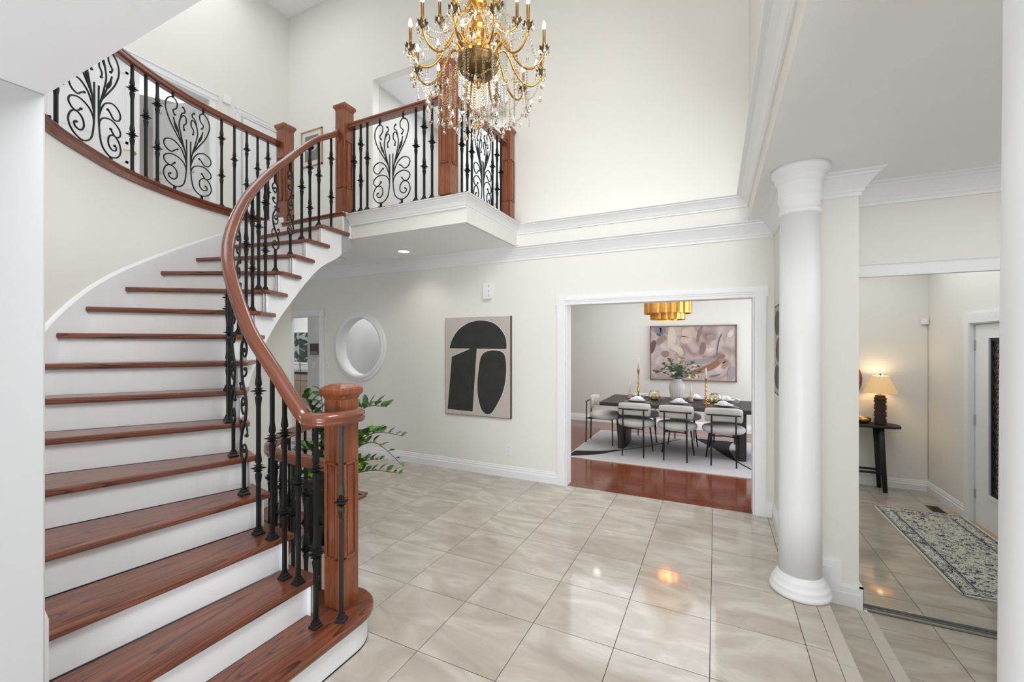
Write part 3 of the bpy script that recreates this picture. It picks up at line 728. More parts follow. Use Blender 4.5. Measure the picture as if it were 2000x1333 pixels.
for (xa, ya), (xb, yb) in (((-3.85, 1.27), (-4.17, 1.69)), ((-4.33, 2.00), (-4.47, 2.47))):
    p, _ = near_g(xa, ya); q, _ = near_g(xb, yb); d = q - p; m_ = (p + q) / 2
    part('scroll_panel', panel_mb(d.length / 2 * .93, .80, HR), IRON, gal, (m_.x, m_.y, ZR), atan2(d.y, d.x))
newel(gal, -4.475, 3.255, ZR, 1.08, .13)

# guard rail of the basement stair
gd = thing('stairwell_railing', 'low curved oak and iron railing behind the newel post around the basement stairs', 'railing')
GV = [Vector((*p, 0)) for p in GUARD if p[1] < 2.95]
mb = M(); mb.sweep([(p.x, p.y, .83) for p in GV], RP, True, True); part('handrail', mb, RAILW, gd)
L_ = 0; nxt = .12; k = 0
for a, c in zip(GV, GV[1:]):
    d = (c - a).length
    while L_ + d > nxt:
        p = a.lerp(c, (nxt - L_) / d); put_bal(gd, p.x, p.y, .022, .815, 2 if k % 2 == 0 else 1, atan2((c - a).y, (c - a).x)); nxt += .13; k += 1
    L_ += d
# basement flight going down under the stairs
bs = thing('basement_stairs', 'basement stairs going down below the curved staircase behind the railing', 'staircase')
for j in range(10):
    z = -.02 - RISE * (j + 1); i = 15.6 - j * .95
    a, c, d, e = inset(i, .05), outer(i), outer(i - 1.05), inset(i - 1.05, .05)
    mb = M(); mb.prism([(q.x, q.y) for q in (a, c, d, e)], z - .03, z); part('tread', mb, POSTW, bs)
    mb = M(); t = (a - e).normalized() * .015; mb.prism([(q.x, q.y) for q in (a, c, c + t, a + t)], z - .005, z + RISE - .03); part('riser', mb, WHITE, bs)

# ================================================================== COLUMNS, MIRROR, FOYER
def column(x, y, label):
    t = thing('column', label, 'column', (x, y, 0), group=None)
    mb = M(); mb.lathe([(.118, .12), (.117, .5), (.112, 1.6), (.106, 2.40)], 48); part('shaft', mb, WHITE, t)
    mb = M(); mb.lathe([(.158, 0), (.166, .006), (.168, .018), (.163, .032), (.156, .036), (.158, .052), (.151, .066), (.143, .070), (.141, .088), (.130, .104), (.121, .112), (.119, .128)], 48); part('base', mb, WHITE, t)
    mb = M(); mb.lathe([(.106, 2.395), (.113, 2.402), (.117, 2.412), (.116, 2.424), (.109, 2.430), (.108, 2.45), (.110, 2.475), (.119, 2.50), (.120, 2.51), (.118, 2.515), (.118, 2.585), (.122, 2.60), (.132, 2.612), (.136, 2.63), (.134, 2.636), (.150, 2.655), (.160, 2.672), (.162, 2.698)], 48)
    part('capital', mb, WHITE, t)
    return t
column(0.484, 3.235, 'round white column beside the steps, in front of the wall end')
column(0.494, 0.862, 'round white column at the right edge, nearest of the two columns')

def flip(y): return 7.64 - y     # mirror plane at y 3.82
md = thing('mirror_closet_door', 'tall frameless mirrored sliding closet door beside the wall end, reflecting the foyer', 'mirror', (0.89, 3.82, -0.31))
mb = M(); mb.box(0, 0.80, 0, 0.006, .03, 2.365); part('mirror_glass', mb, MIRROR, md)
mb = M(); mb.box(0, 0.80, 0.001, 0.025, .004, .030); mb.box(-.012, 0, -.002, 0.02, .0, 2.365); part('door_rail', mb, STEEL, md)
md = thing('mirror_closet_door', 'mirrored sliding closet door further right, half behind the first mirror', 'mirror', (1.67, 3.85, -0.31))
mb = M(); mb.box(0, 0.78, 0, 0.006, .03, 2.365); part('mirror_glass', mb, MIRROR, md)
mb = M(); mb.box(0, 0.78, 0.001, 0.025, .004, .030); part('door_rail', mb, STEEL, md)
b = M(); b.box(0.86, 2.45, 3.775, 3.785, -.31, -.296); b.box(0.86, 2.45, 3.805, 3.812, -.31, -.294); b.box(0.86, 2.45, 3.838, 3.845, -.31, -.294); b.box(0.86, 2.45, 3.775, 3.90, -.31, -.306)
struct('trim_8', b, STEEL, 'metal floor track of the mirrored closet doors')
b = M(); b.box(0.85, 2.45, 3.792, 3.86, 2.055, 2.132); b.box(0.85, 2.45, 3.788, 3.80, 2.132, 2.137)
struct('trim_9', b, WHITE, 'white header rail above the mirrored closet doors')

# console table (seen in the mirror)
ct = thing('console_table', 'narrow black wooden console table against the foyer wall, reflected in the mirror', 'table', (1.57, 0.64, -0.31))
L2, W2, Ht = .55, .155, .85
poly = [(-L2 + .05, -W2), (L2 - .09, -W2), (L2 - .02, -W2 + .05), (L2, 0), (L2 - .02, W2 - .05), (L2 - .09, W2), (-L2 + .05, W2), (-L2, 0)]
mb = M(); mb.prism(poly, Ht - .035, Ht); part('tabletop', mb, BLWOOD, ct, bevel=.008)
for sx in (-1, 1):
    for sy in (-1, 1):
        mb = M(); mb.tube([(sx * .33, sy * .09, Ht - .03), (sx * .35, sy * .10, .4), (sx * .37, sy * .11, 0)], [.036, .031, .025], 8); part('leg', mb, BLWOOD, ct)
    mb = M(); mb.box(sx * .355 - .012, sx * .355 + .012, -.10, .10, .22, .25); part('stretcher', mb, BLWOOD, ct)
for sy in (-1, 1):
    mb = M(); mb.box(-.355, .355, sy * .10 - .010, sy * .10 + .010, .225, .25); part('stretcher', mb, BLWOOD, ct)
# table lamp
DW = wood('dark_turned_wood', (0.012, 0.007, 0.005), (0.035, 0.020, 0.013), (0.09, 0.05, 0.03), 2, rough=0.5, coat=0)
lp = thing('table_lamp', 'table lamp with ribbed dark wood base and glowing cream shade on the console table', 'lamp', (1.92, 0.64, 0.54))
mb = M(); pr = [(.001, 0)]
for k in range(20):
    z = .006 + k * .0180; r = .066 if k % 5 != 4 else .056; pr += [(r - .008, z), (r, z + .003), (r, z + .011), (r - .010, z + .014)]
pr += [(.055, .37), (.03, .38), (.012, .385), (.001, .385)]
mb.lathe(pr, 28); part('base', mb, DW, lp)
mb = M(); mb.lathe([(.006, .375), (.006, .63)], 8); mb.lathe([(.001, .625), (.012, .627), (.012, .650), (.001, .652)], 8); part('pole', mb, BLACKM, lp)
SHADE, nt, p = new_mat('lit_lamp_shade'); setp(p, Base_Color=(0.70, 0.50, 0.28, 1), Emission_Color=(1.0, 0.55, 0.18, 1), Emission_Strength=0.22, Roughness=0.9)
mb = M(); mb.lathe([(.178, .405), (.084, .625), (.081, .625), (.175, .405), (.178, .405)], 40, cap=False); part('lamp_shade', mb, SHADE, lp)
mb = M(); mb.lathe([(.001, .46), (.025, .48), (.03, .51), (.02, .54), (.001, .55)], 12); part('light_bulb', mb, emit('bulb_glow', (1.0, .75, .45), 18), lp)
pl = bpy.data.lights.new('lamp_light', 'POINT'); pl.energy = 2.2; pl.color = (1, .70, .40); pl.shadow_soft_size = .04
po = bpy.data.objects.new('lamp_light', pl); C.objects.link(po); po.location = (1.92, .64, 1.14)
# bowl and round wall decoration
mb = M(); mb.lathe([(.03, 0), (.07, .012), (.088, .045), (.082, .075), (.078, .075), (.082, .045), (.06, .02), (.001, .018)], 28)
o = part('decorative_bowl', mb, GOLD, None, (1.74, .64, .542)); tag(o, 'small golden bowl on the console table next to the lamp', 'bowl')
rm = thing('round_wall_mirror', 'round wall mirror in a brown wooden frame above the console table', 'mirror', (1.44, .46, 1.10))
mb = M(); mb.lathe([(.29, .0), (.33, .0), (.335, .02), (.33, .035), (.295, .035), (.29, .0)], 48, cap=False); mb.xform(lambda v: Vector((v.x, v.z, v.y))); part('frame', mb, POSTW, rm)
mb = M(); mb.lathe([(.001, .012), (.295, .012)], 48, cap=False); mb.xform(lambda v: Vector((v.x, v.z, v.y))); part('mirror_glass', mb, MIRROR, rm)

# front door
fd = thing('front_door', 'white front door with a tall glass insert behind black iron scrolls, reflected in the mirror', 'door', (2.47, 1.50, -.30))
mb = M(); mb.box(0, .045, 0, .26, 0, 2.08); mb.box(0, .045, .66, .92, 0, 2.08); mb.box(0, .045, .26, .66, 0, .36); mb.box(0, .045, .26, .66, 1.94, 2.08)
mb.box(-.012, 0, .235, .262, .335, 1.965); mb.box(-.012, 0, .658, .685, .335, 1.965); mb.box(-.012, 0, .262, .658, .335, .362); mb.box(-.012, 0, .262, .658, 1.938, 1.965)
part('door_leaf', mb, WHITE, fd)
mb = M(); mb.box(.004, .02, .262, .290, .362, 1.938); mb.box(.004, .02, .630, .658, .362, 1.938); mb.box(.004, .02, .29, .63, .362, .39); mb.box(.004, .02, .29, .63, 1.91, 1.938)
z = .39
while z < 1.90:
    for yy in (.365, .555):
        P = [(.010, yy + .062 * cos(a), z + .075 + .075 * sin(a)) for a in [k * pi / 8 for k in range(16)]]; mb.tube(P, .007, 5, True)
        P = [(.010, yy + (.045 - k * .0026) * cos(k * .55), z + .075 + (.05 - k * .0028) * sin(k * .55)) for k in range(14)]; mb.tube(P, .005, 5)
    z += .150
part('iron_grille', mb, BLACKM, fd)
mb = M(); mb.box(.028, .034, .262, .658, .362, 1.938); part('glass_pane', mb, flat('dusky_glass', (0.42, 0.26, 0.23), 0.08, var=.2, scale=2.5), fd)
for zz in (.30, 1.08, 1.87):
    mb = M(); mb.box(-.010, .004, -.020, .012, zz - .05, zz + .05); part('hinge', mb, STEEL, fd)
b = M()
for a, c in ((1.375, 1.485), (2.435, 2.55)): b.box(2.43, 2.45, a, c, -.31, 1.80); b.box(2.422, 2.435, a + .012, c - .012, -.31, 1.80)
b.box(2.426, 2.45, 1.36, 2.565, 1.80, 1.90); b.box(2.45, 2.56, 1.44, 1.488, -.31, 1.80); b.box(2.45, 2.56, 2.432, 2.5, -.31, 1.80); b.box(2.45, 2.56, 1.44, 2.5, 1.788, 1.80)
struct('trim_10', b, WHITE, 'white casing of the front door')
b = M(); b.box(2.40, 2.6, 1.49, 2.43, -.315, -.300); struct('trim_11', b, wood('oak_threshold', (.2, .12, .05), (.42, .28, .14), (.55, .38, .2), 1), 'pale oak threshold of the front door')
# wall sensor with its cable
o = thing('wall_sensor', 'small white alarm sensor in the foyer corner with a thin cable running down', 'sensor', (2.405, .485, 1.83))
mb = M(); mb.box(-.035, .035, -.025, .025, 0, .075); part('housing', mb, WHITE, o, bevel=.006)
mb = M(); mb.tube([(.035, -.02, 0), (.040, -.021, -.6), (.040, -.021, -1.98)], .003, 5); part('cable', mb, GREY, o)

# patterned hall runner: ivory ground, navy scrolls and banded border
RUG, nt, p = new_mat('navy_ivory_runner'); N = nt.nodes.new; L = nt.links.new
tc = N('ShaderNodeTexCoord'); sp = N('ShaderNodeSeparateXYZ'); L(tc.outputs['Object'], sp.inputs[0])
def mth(op, a, b_=None, v=None):
    n_ = N('ShaderNodeMath'); n_.operation = op
    if isinstance(a, (int, float)): n_.inputs[0].default_value = a
    else: L(a, n_.inputs[0])
    if b_ is not None:
        if isinstance(b_, (int, float)): n_.inputs[1].default_value = b_
        else: L(b_, n_.inputs[1])
    return n_.outputs[0]
ax = mth('SUBTRACT', .385, mth('ABSOLUTE', sp.outputs[0])); ay = mth('SUBTRACT', .99, mth('ABSOLUTE', sp.outputs[1])); dd = mth('MINIMUM', ax, ay)
def band(a, c): return mth('MULTIPLY', mth('GREATER_THAN', dd, a), mth('LESS_THAN', dd, c))
bands = mth('ADD', mth('ADD', band(.022, .034), band(.042, .048)), mth('ADD', band(.125, .131), band(.137, .150)))
v1 = N('ShaderNodeTexVoronoi'); v1.feature = 'SMOOTH_F1'; v1.inputs['Scale'].default_value = 19
nz = N('ShaderNodeTexNoise'); nz.inputs['Scale'].default_value = 22; nz.inputs['Distortion'].default_value = 2.2; nz.inputs['Detail'].default_value = 1.0
L(tc.outputs['Object'], v1.inputs['Vector']); L(tc.outputs['Object'], nz.inputs['Vector'])
ring = mth('MULTIPLY', mth('GREATER_THAN', v1.outputs['Distance'], .20), mth('LESS_THAN', v1.outputs['Distance'], .34))
fl = mth('MAXIMUM', mth('MULTIPLY', mth('GREATER_THAN', nz.outputs['Fac'], .50), mth('LESS_THAN', nz.outputs['Fac'], .57)), mth('LESS_THAN', v1.outputs['Distance'], .12))
fl = mth('MAXIMUM', fl, mth('MULTIPLY', ring, mth('GREATER_THAN', nz.outputs['Fac'], .46)))
inn = mth('GREATER_THAN', dd, .030)
pat = mth('MINIMUM', mth('ADD', bands, mth('MULTIPLY', fl, inn)), 1.0)
mx = N('ShaderNodeMix'); mx.data_type = 'RGBA'; L(pat, mx.inputs[0]); mx.inputs[6].default_value = (.62, .60, .50, 1); mx.inputs[7].default_value = (.030, .038, .075, 1)
L(mx.outputs[2], p.inputs['Base Color']); setp(p, Roughness=.95)
poly = [(-.385 + .06, -.99), (-.385, -.96)] ; poly = []
for sx, sy, a0 in ((1, 1, 0), (-1, 1, pi / 2), (-1, -1, pi), (1, -1, 3 * pi / 2)):
    for k in range(5): a = a0 + k * pi / 8; poly.append((sx * (.385 - .06) + .06 * cos(a), sy * (.99 - .10) + .10 * sin(a)))
mb = M(); mb.prism(poly, 0, .012); o = part('hall_rug', mb, RUG, None, (2.035, 2.35, -.309)); tag(o, 'ivory runner rug with navy floral pattern on the foyer floor, reflected in the mirror', 'rug')
vt = thing('floor_vent', 'dark metal floor vent beside the rug near the front door', 'vent', (2.26, 1.23, -.309))
mb = M(); mb.box(-.06, .06, -.14, .14, 0, .003); part('frame', mb, BRONZE, vt)
for k in range(10):
    mb = M(); mb.box(-.048, .048, -.125 + k * .0262, -.112 + k * .0262, .003, .005); part('slat', mb, BLACK, vt)

# ================================================================== WALL FITTINGS OF THE HALL
cv = thing('abstract_painting', 'large beige canvas with black mushroom and oval shapes on the hall back wall', 'painting', (0, 0, 0))
mb = M(); mb.box(-3.092, -2.175, 4.470, 4.498, .70, 1.908, 0)
CANV = flat('beige_canvas', (0.53, 0.48, 0.43), .85, var=.03, scale=5, bump=.3, bscale=400)
INK = flat('black_gouache', (0.028, 0.028, 0.026), .55, var=.45, scale=7)
IVORY = flat('ivory_outline', (0.74, 0.71, 0.62), .8)
part('canvas', mb, CANV, cv)
mb = M(); mb.box(-2.178, -2.168, 4.468, 4.499, .698, 1.91); mb.box(-3.097, -3.090, 4.472, 4.499, .698, 1.91); mb.box(-3.097, -2.168, 4.472, 4.499, .694, .70); part('frame', mb, wood('walnut_edge', (.02, .01, .008), (.06, .035, .025), (.1, .06, .04), 2), cv)
DOME = [(-3.033, 1.524), (-2.997, 1.626), (-2.909, 1.745), (-2.786, 1.824), (-2.666, 1.859), (-2.549, 1.863), (-2.418, 1.836), (-2.321, 1.772), (-2.249, 1.673), (-2.226, 1.581), (-2.229, 1.517)]
LEG = [(-2.633, 1.525), (-2.692, 0.746), (-3.06, 0.754), (-2.997, 1.419), (-2.726, 1.519)]
OVAL = [(-2.418, 1.502), (-2.516, 1.48), (-2.574, 1.421), (-2.602, 1.305), (-2.624, 1.115), (-2.619, 0.955), (-2.582, 0.812), (-2.532, 0.743), (-2.475, 0.728), (-2.418, 0.758), (-2.353, 0.855), (-2.289, 0.972), (-2.249, 1.101), (-2.23, 1.243), (-2.234, 1.37), (-2.257, 1.454), (-2.313, 1.493)]
def shape(pts, y, mat, grow=0.0, sm_=True):
    q = [(p.x, p.y) for p in cr([(x, z, 0) for x, z in pts + ([pts[0]] if sm_ == 2 else [])], 4)] if sm_ else pts
    gx = sum(p[0] for p in q) / len(q); gz = sum(p[1] for p in q) / len(q)
    q = [(x + (x - gx) / max(.01, sqrt((x - gx) ** 2 + (z - gz) ** 2)) * grow, z + (z - gz) / max(.01, sqrt((x - gx) ** 2 + (z - gz) ** 2)) * grow) for x, z in q]
    mb = M(); mb.prism([(x, z) for x, z in q], 0, .0015); mb.xform(lambda v: Vector((v.x, y - v.z, v.y))); mb.f = [f[::-1] for f in mb.f]
    return part('painted_shape', mb, mat, cv)
for P_, s_ in ((DOME, True), (LEG, False), (OVAL, 2)):
    shape(P_, 4.4700, IVORY, .007, s_); shape(P_, 4.4688, INK, 0, s_)
o = thing('door_chime', 'white rectangular door chime with three slots above the abstract painting', 'chime', (-2.487, 4.475, 2.215))
mb = M(); mb.box(-.052, .052, -.028, .024, -.095, .095); part('housing', mb, WHITE, o, bevel=.006)
for k in (-1, 0, 1):
    mb = M(); mb.box(.034, .040, -.0295, -.027, k * .055 - .012, k * .055 + .012); mb.box(.024, .030, -.0295, -.027, k * .055 - .012, k * .055 + .012); part('slot', mb, STEEL, o)
def outlet(x, y, z, label, cat='outlet', nm='wall_outlet'):
    o = thing(nm, label, cat, (x, y, z))
    mb = M(); mb.box(-.035, .035, -.006, 0, -.058, .058); part('cover_plate', mb, WHITE, o, bevel=.002)
    for k in (-1, 1):
        mb = M(); mb.box(-.016, .016, -.009, -.006, k * .024 - .015, k * .024 + .015); part('socket', mb, WHITE, o)
        mb = M(); mb.box(-.008, -.005, -.010, -.0085, k * .024 - .006, k * .024 + .007); mb.box(.005, .008, -.010, -.0085, k * .024 - .006, k * .024 + .007); part('slot', mb, BRONZE, o)
outlet(-2.21, 4.499, .325, 'white wall outlet low on the back wall between the painting and the dining opening')
outlet(-5.235, 4.499, 1.24, 'white light switch plate between the narrow doorway and the round opening', 'switch', 'light_switch')
rl = thing('recessed_light', 'lit round recessed light in the ceiling under the balcony', 'light', (-3.395, 4.03, SOF))
mb = M(); mb.lathe([(.062, -.002), (.085, -.002), (.088, -.006), (.084, -.010), (.062, -.006), (.062, -.002)], 32, cap=False); part('trim_ring', mb, WHITE, rl)
mb = M(); mb.lathe([(.001, -.004), (.063, -.004)], 32, cap=False); part('lens', mb, emit('downlight_glow', (1, .97, .92), 9), rl)
sl = bpy.data.lights.new('downlight', 'SPOT'); sl.energy = 10; sl.spot_size = 2.3; sl.spot_blend = .8; sl.shadow_soft_size = .06; sl.color = (1, .95, .88)
so = bpy.data.objects.new('downlight', sl); C.objects.link(so); so.location = (-3.395, 4.03, SOF - .02)
o = thing('smoke_detector', 'white round smoke detector on the ceiling near the stair stringer', 'detector', (-4.42, 4.02, SOF))
mb = M(); mb.lathe([(.055, 0), (.062, -.006), (.060, -.022), (.045, -.034), (.001, -.036)], 24); part('housing', mb, WHITE, o)
sa = thing('side_wall_picture', 'narrow view of a dark framed black and white picture on the wall beside the column', 'picture', (0.478, 3.98, 1.53))
mb = M(); mb.box(-.022, 0, -.27, .27, -.37, .37); part('frame', mb, BLACKM, sa)
mb = M(); mb.box(-.024, -.022, -.255, .255, -.355, .355); part('print', mb, CANV, sa)
for k in range(3):
    mb = M(); mb.lathe([(.001, 0), (.10, 0)], 24, cap=False); mb.xform(lambda v, k=k: Vector((-.0252, v.x * 1.8 + (.06 if k != 1 else -.02), v.y + .22 - k * .22))); part('printed_shape', mb, INK, sa)

# gallery doors and picture
def panel_door(name, label, loc, rz, wd=.76, ht=2.0, hs=1, cat='door'):
    o = thing(name, label, cat, loc, rz)
    mb = M(); mb.box(0, wd, -.018, .018, 0, ht); part('door_leaf', mb, WHITE, o)
    for (a, c, d, e) in ((.11, wd - .11, .22, .82), (.11, wd - .11, 1.02, ht - .12)):
        for sgn in (-1, 1):
            f = M(); y0_, y1_ = (-.024, -.018) if sgn < 0 else (.018, .024)
            f.box(a, c, y0_, y1_, d, d + .03); f.box(a, c, y0_, y1_, e - .03, e); f.box(a, a + .03, y0_, y1_, d, e); f.box(c - .03, c, y0_, y1_, d, e); part('panel_moulding', f, WHITE, o)
    hx = wd - .06 if hs > 0 else .06
    for sgn in (-1, 1):
        h = M(); h.lathe([(.026, 0), (.026, .008), (.010, .012), (.010, .040)], 14); h.xform(lambda v, s_=sgn: Vector((v.x + hx, s_ * (v.z + .018), v.y + .94)))
        h.tube([(hx, sgn * .052, .94), (hx - hs * .05, sgn * .056, .945), (hx - hs * .11, sgn * .052, .93)], [.009, .008, .006], 6); part('handle', h, CHROME, o)
    return o
panel_door('bedroom_door', 'white upstairs door with a gold lever handle behind the curved railing, leftmost', (-6.33, 1.76, TOPZ + .005), pi / 2, .90, 2.0, 1)
panel_door('bedroom_door', 'white upstairs door standing ajar into the grey room behind the curved railing', (-6.42, 3.42, TOPZ + .005), pi + .35, .74, 2.0, 1)
panel_door('corner_door', 'white upstairs door nearest the corner of the gallery, closed, with a gold handle', (-6.279, 4.50, TOPZ + .005), -pi / 2, .62, 1.97, 1)
def vcasing(name, label, x, y0_, y1_, z0_, z1_, wd=.09):
    b = M()
    for a, c in ((y0_ - wd, y0_), (y1_, y1_ + wd)): b.box(x, x + .02, a, c, z0_, z1_); b.box(x + .018, x + .027, a + .015, c - .015, z0_, z1_)
    b.box(x, x + .024, y0_ - wd - .01, y1_ + wd + .01, z1_, z1_ + wd + .02); b.box(x + .02, x + .034, y0_ - wd, y1_ + wd, z1_ + .03, z1_ + wd + .012)
    b.box(x + .02, x + .045, y0_ - wd - .02, y1_ + wd + .02, z1_ + wd + .012, z1_ + wd + .03)
    struct(name, b, WHITE, label)
vcasing('trim_12', 'white casing of the wide upstairs double doorway', -6.30, 1.75, 3.43, TOPZ, 4.94)
vcasing('trim_13', 'white casing of the upstairs door by the corner', -6.30, 3.86, 4.52, TOPZ, 4.93, .07)
pf = thing('framed_picture', 'small light wood framed botanical print on the gallery wall behind the stair rail', 'picture', (-5.735, 4.638, 4.665), 0)
mb = M()
for a, c, d, e in ((-.235, .235, -.285, -.268), (-.235, .235, .268, .285), (-.235, -.218, -.285, .285), (.218, .235, -.285, .285)): mb.box(a, c, -.025, 0, d, e)
part('frame', mb, wood('light_oak_frame', (.25, .14, .07), (.42, .27, .15), (.52, .36, .2), 2, coat=0), pf)
mb = M(); mb.box(-.22, .22, -.012, -.006, -.27, .27); part('mat_board', mb, IVORY, pf)
mb = M(); mb.box(-.15, .15, -.014, -.012, -.20, .20); part('print', mb, flat('grey_green_print', (.20, .21, .19), .7, var=.3, scale=12), pf)
for k in range(7):
    a = -1.2 + k * .4; mb = M(); Ln = .17
    pts2 = [(0, -.10), (.4, -.035), (.75, .0), (1, 0)]
    vs = [(0, 0), (.35, .028), (.7, .022), (1, 0), (.7, -.022), (.35, -.028)]
    q = [(x * Ln * sin(a) + y * cos(a) - .02, x * Ln * cos(a) - y * sin(a) - .04) for x, y in vs]
    mb.prism(q, 0, .001); mb.xform(lambda v: Vector((v.x, -.0145 - v.z, v.y))); part('printed_leaf', mb, flat('pale_leaf_print', (.50, .50, .44), .8) if k == 0 else MATS['pale_leaf_print'], pf)
o = thing('wall_chime', 'small white box on the upstairs wall between the two doorways', 'chime_box', (-6.298, 3.66, 5.07))  # small box taken for an upstairs chime
mb = M(); mb.box(0, .03, -.05, .05, -.06, .06); part('housing', mb, WHITE, o, bevel=.005)
nd = panel_door('passage_door', 'white door at the back of the passage behind the balcony', (-3.95, 6.17, TOPZ + .01), 0, .76, 2.0, 1)

# intercom and switch in the room beyond the doorway, kitchen counter and window
ic = thing('wall_intercom', 'brown wall intercom panel seen through the narrow doorway', 'intercom', (-6.478, 5.299, 1.485))
mb = M(); mb.box(-.105, .105, -.03, 0, -.10, .10); part('housing', mb, flat('brown_plastic', (.09, .06, .05), .4), ic, bevel=.006)
mb = M(); mb.box(-.095, .095, -.034, -.03, -.085, -.045); part('control_strip', mb, STEEL, ic)
for k in range(5):
    mb = M(); mb.box(-.085 + k * .036, -.065 + k * .036, -.037, -.034, -.078, -.060); part('button', mb, BRONZE, ic)
outlet(-6.52, 5.299, 1.20, 'white double light switch below the brown intercom panel', 'switch', 'light_switch')
kc = thing('kitchen_cabinet', 'brown kitchen base cabinets seen through the narrow doorway', 'cabinet', (-9.4, 7.10, 0))
mb = M(); mb.box(-2.4, 2.4, -.28, .28, .08, .88); mb.box(-2.4, 2.4, -.22, .28, 0, .08); part('body', mb, flat('taupe_cabinet', (.22, .165, .125), .5), kc)
for k in range(8):
    mb = M(); mb.box(-2.4 + k * .6 + .006, -2.4 + (k + 1) * .6 - .006, -.30, -.28, .10, .70); d = part('door', mb, MATS['taupe_cabinet'], kc)
    mb = M(); mb.box(-2.4 + k * .6 + .006, -2.4 + (k + 1) * .6 - .006, -.30, -.28, .715, .87); part('drawer', mb, MATS['taupe_cabinet'], kc)
mb = M(); mb.box(-11.8, -6.95, 6.77, 7.398, .885, .925); o = part('countertop', mb, flat('dark_granite', (.02, .022, .03), .12, var=.5, scale=60), None); tag(o, 'dark polished countertop below the kitchen window', 'countertop')
tp = thing('kitchen_faucet', 'chrome kitchen faucet on the dark countertop at the window', 'faucet', (-9.35, 7.2, .925))
mb = M(); mb.tube([(0, 0, 0), (0, 0, .22), (0, -.05, .29), (0, -.12, .28), (0, -.14, .22)], .013, 8); part('spout', mb, STEEL, tp)
mb = M(); mb.lathe([(.03, 0), (.03, .02), (.015, .03), (.001, .03)], 12); part('base', mb, STEEL, tp)
kw = M(); kw.box(-12.2, -6.7, 7.38, 7.5, 1.06, 1.10); kw.box(-12.2, -6.7, 7.38, 7.5, 1.87, 1.92)
for x in (-11.6, -10.6, -9.08, -8.0): kw.box(x - .03, x + .03, 7.40, 7.48, 1.1, 1.87)
struct('window_2', kw, WHITE, 'kitchen window frame with greenery outside')
kg = M(); kg.box(-12.2, -6.7, 7.44, 7.445, 1.10, 1.87); o = part('window_pane', kg, glass('window_glass', (.95, 1, .97)), None); o['kind'] = 'structure'; o['label'] = 'glass of the kitchen window'
LEAFM = flat('garden_leaf', (.07, .16, .06), .6, var=.6, scale=5)
gm = M(); random.seed(11)
for k in range(1500):
    c_ = Vector((random.uniform(-16, -9), random.uniform(9.6, 11.5), random.uniform(-.25, 3.6))); a = Vector((random.gauss(0, 1), random.gauss(0, 1), random.gauss(0, 1))).normalized(); b_ = a.orthogonal().normalized(); s_ = random.uniform(.1, .24)
    gm.add([c_ + a * s_, c_ + b_ * s_ * .5, c_ - a * s_, c_ - b_ * s_ * .5], [(0, 1, 2, 3)])
o = part('foliage', gm, LEAFM, None); o['kind'] = 'stuff'; tag(o, 'green garden foliage outside the kitchen window', 'foliage')
gm = M(); gm.box(-20, -6, 9.0, 14, -.4, -.3); struct('ground_garden', gm, flat('garden_paving', (.6, .6, .58), .8), 'pale garden paving outside the kitchen window')

# ================================================================== DINING ROOM FURNITURE
DZ = 0.0
rg = thing('dining_rug', 'pale lavender grey rug with a black curved wedge pattern under the dining table', 'rug', (0, 0, 0))
RX0, RX1, RY0, RY1 = -1.87, 1.0, 5.66, 7.64
RUGM = flat('pale_rug_wool', (.50, .475, .49), .95, var=.03, scale=3, bump=.4, bscale=300)
mb = M(); mb.box(RX0, RX1, RY0, RY1, 0, .010); part('pile', mb, RUGM, rg)
mb = M()
for q in ((RX0 - .008, RX1, RY0 - .008, RY0 + .004), (RX0 - .008, RX0 + .004, RY0, RY1), (RX0 - .008, RX1, RY1 - .004, RY1 + .008)): mb.box(*q, 0, .012)
part('border', mb, IVORY, rg)
MBLK = flat('matte_black_wool', (.010, .010, .011), 1.0, var=.05)
def rugshape(pts, mat=MBLK): mb = M(); mb.prism(pts, .0100, .0115); part('pattern_shape', mb, mat, rg)
top = cr([(RX0 + .004, 5.99, 0), (-1.505, 6.144, 0), (-1.337, 6.29, 0), (-1.194, 6.41, 0), (-.884, 6.835, 0), (-.518, 7.50, 0)], 6); bot = cr([(RX0 + .004, 5.668, 0), (-1.517, 5.92, 0), (-1.323, 6.20, 0), (-1.189, 6.375, 0), (-.88, 6.80, 0), (-.515, 7.46, 0)], 6)
for k in range(len(top) - 1): rugshape([(bot[k].x, bot[k].y), (bot[k + 1].x, bot[k + 1].y), (top[k + 1].x, top[k + 1].y), (top[k].x, top[k].y)])
A_ = cr([(-.30, 7.63, 0), (-.261, 7.50, 0), (-.055, 7.09, 0), (.113, 6.645, 0), (.26, 6.325, 0), (.413, 5.99, 0), (.62, 5.67, 0)], 6)
B_ = cr([(.30, 7.63, 0), (.232, 7.50, 0), (.182, 7.09, 0), (.224, 6.60, 0), (.272, 6.365, 0), (.427, 6.03, 0), (.635, 5.68, 0)], 6)
for k in range(len(A_) - 1): rugshape([(A_[k].x, A_[k].y), (A_[k + 1].x, A_[k + 1].y), (B_[k + 1].x, B_[k + 1].y), (B_[k].x, B_[k].y)])

TZ = .727
dt = thing('dining_table', 'long black oak dining table with slab legs standing on the rug', 'table', (-.48, 6.66, 0))
mb = M(); mb.box(-1.06, 1.06, -.51, .53, TZ - .052, TZ); part('tabletop', mb, BLWOOD, dt, bevel=.006)
for sx in (-1, 1):
    q = [(-.045, -.26), (.045, -.26), (.065, 0), (.045, .36), (-.045, .36), (-.065, 0)]
    mb = M(); mb.prism([(sx * .80 + x, y) for x, y in q], .012, TZ - .075); part('leg', mb, BLWOOD, dt, bevel=.01)
    mb = M(); mb.box(sx * .80 - .12, sx * .80 + .12, -.32, .36, TZ - .078, TZ - .05); part('mounting_plate', mb, BLWOOD, dt)

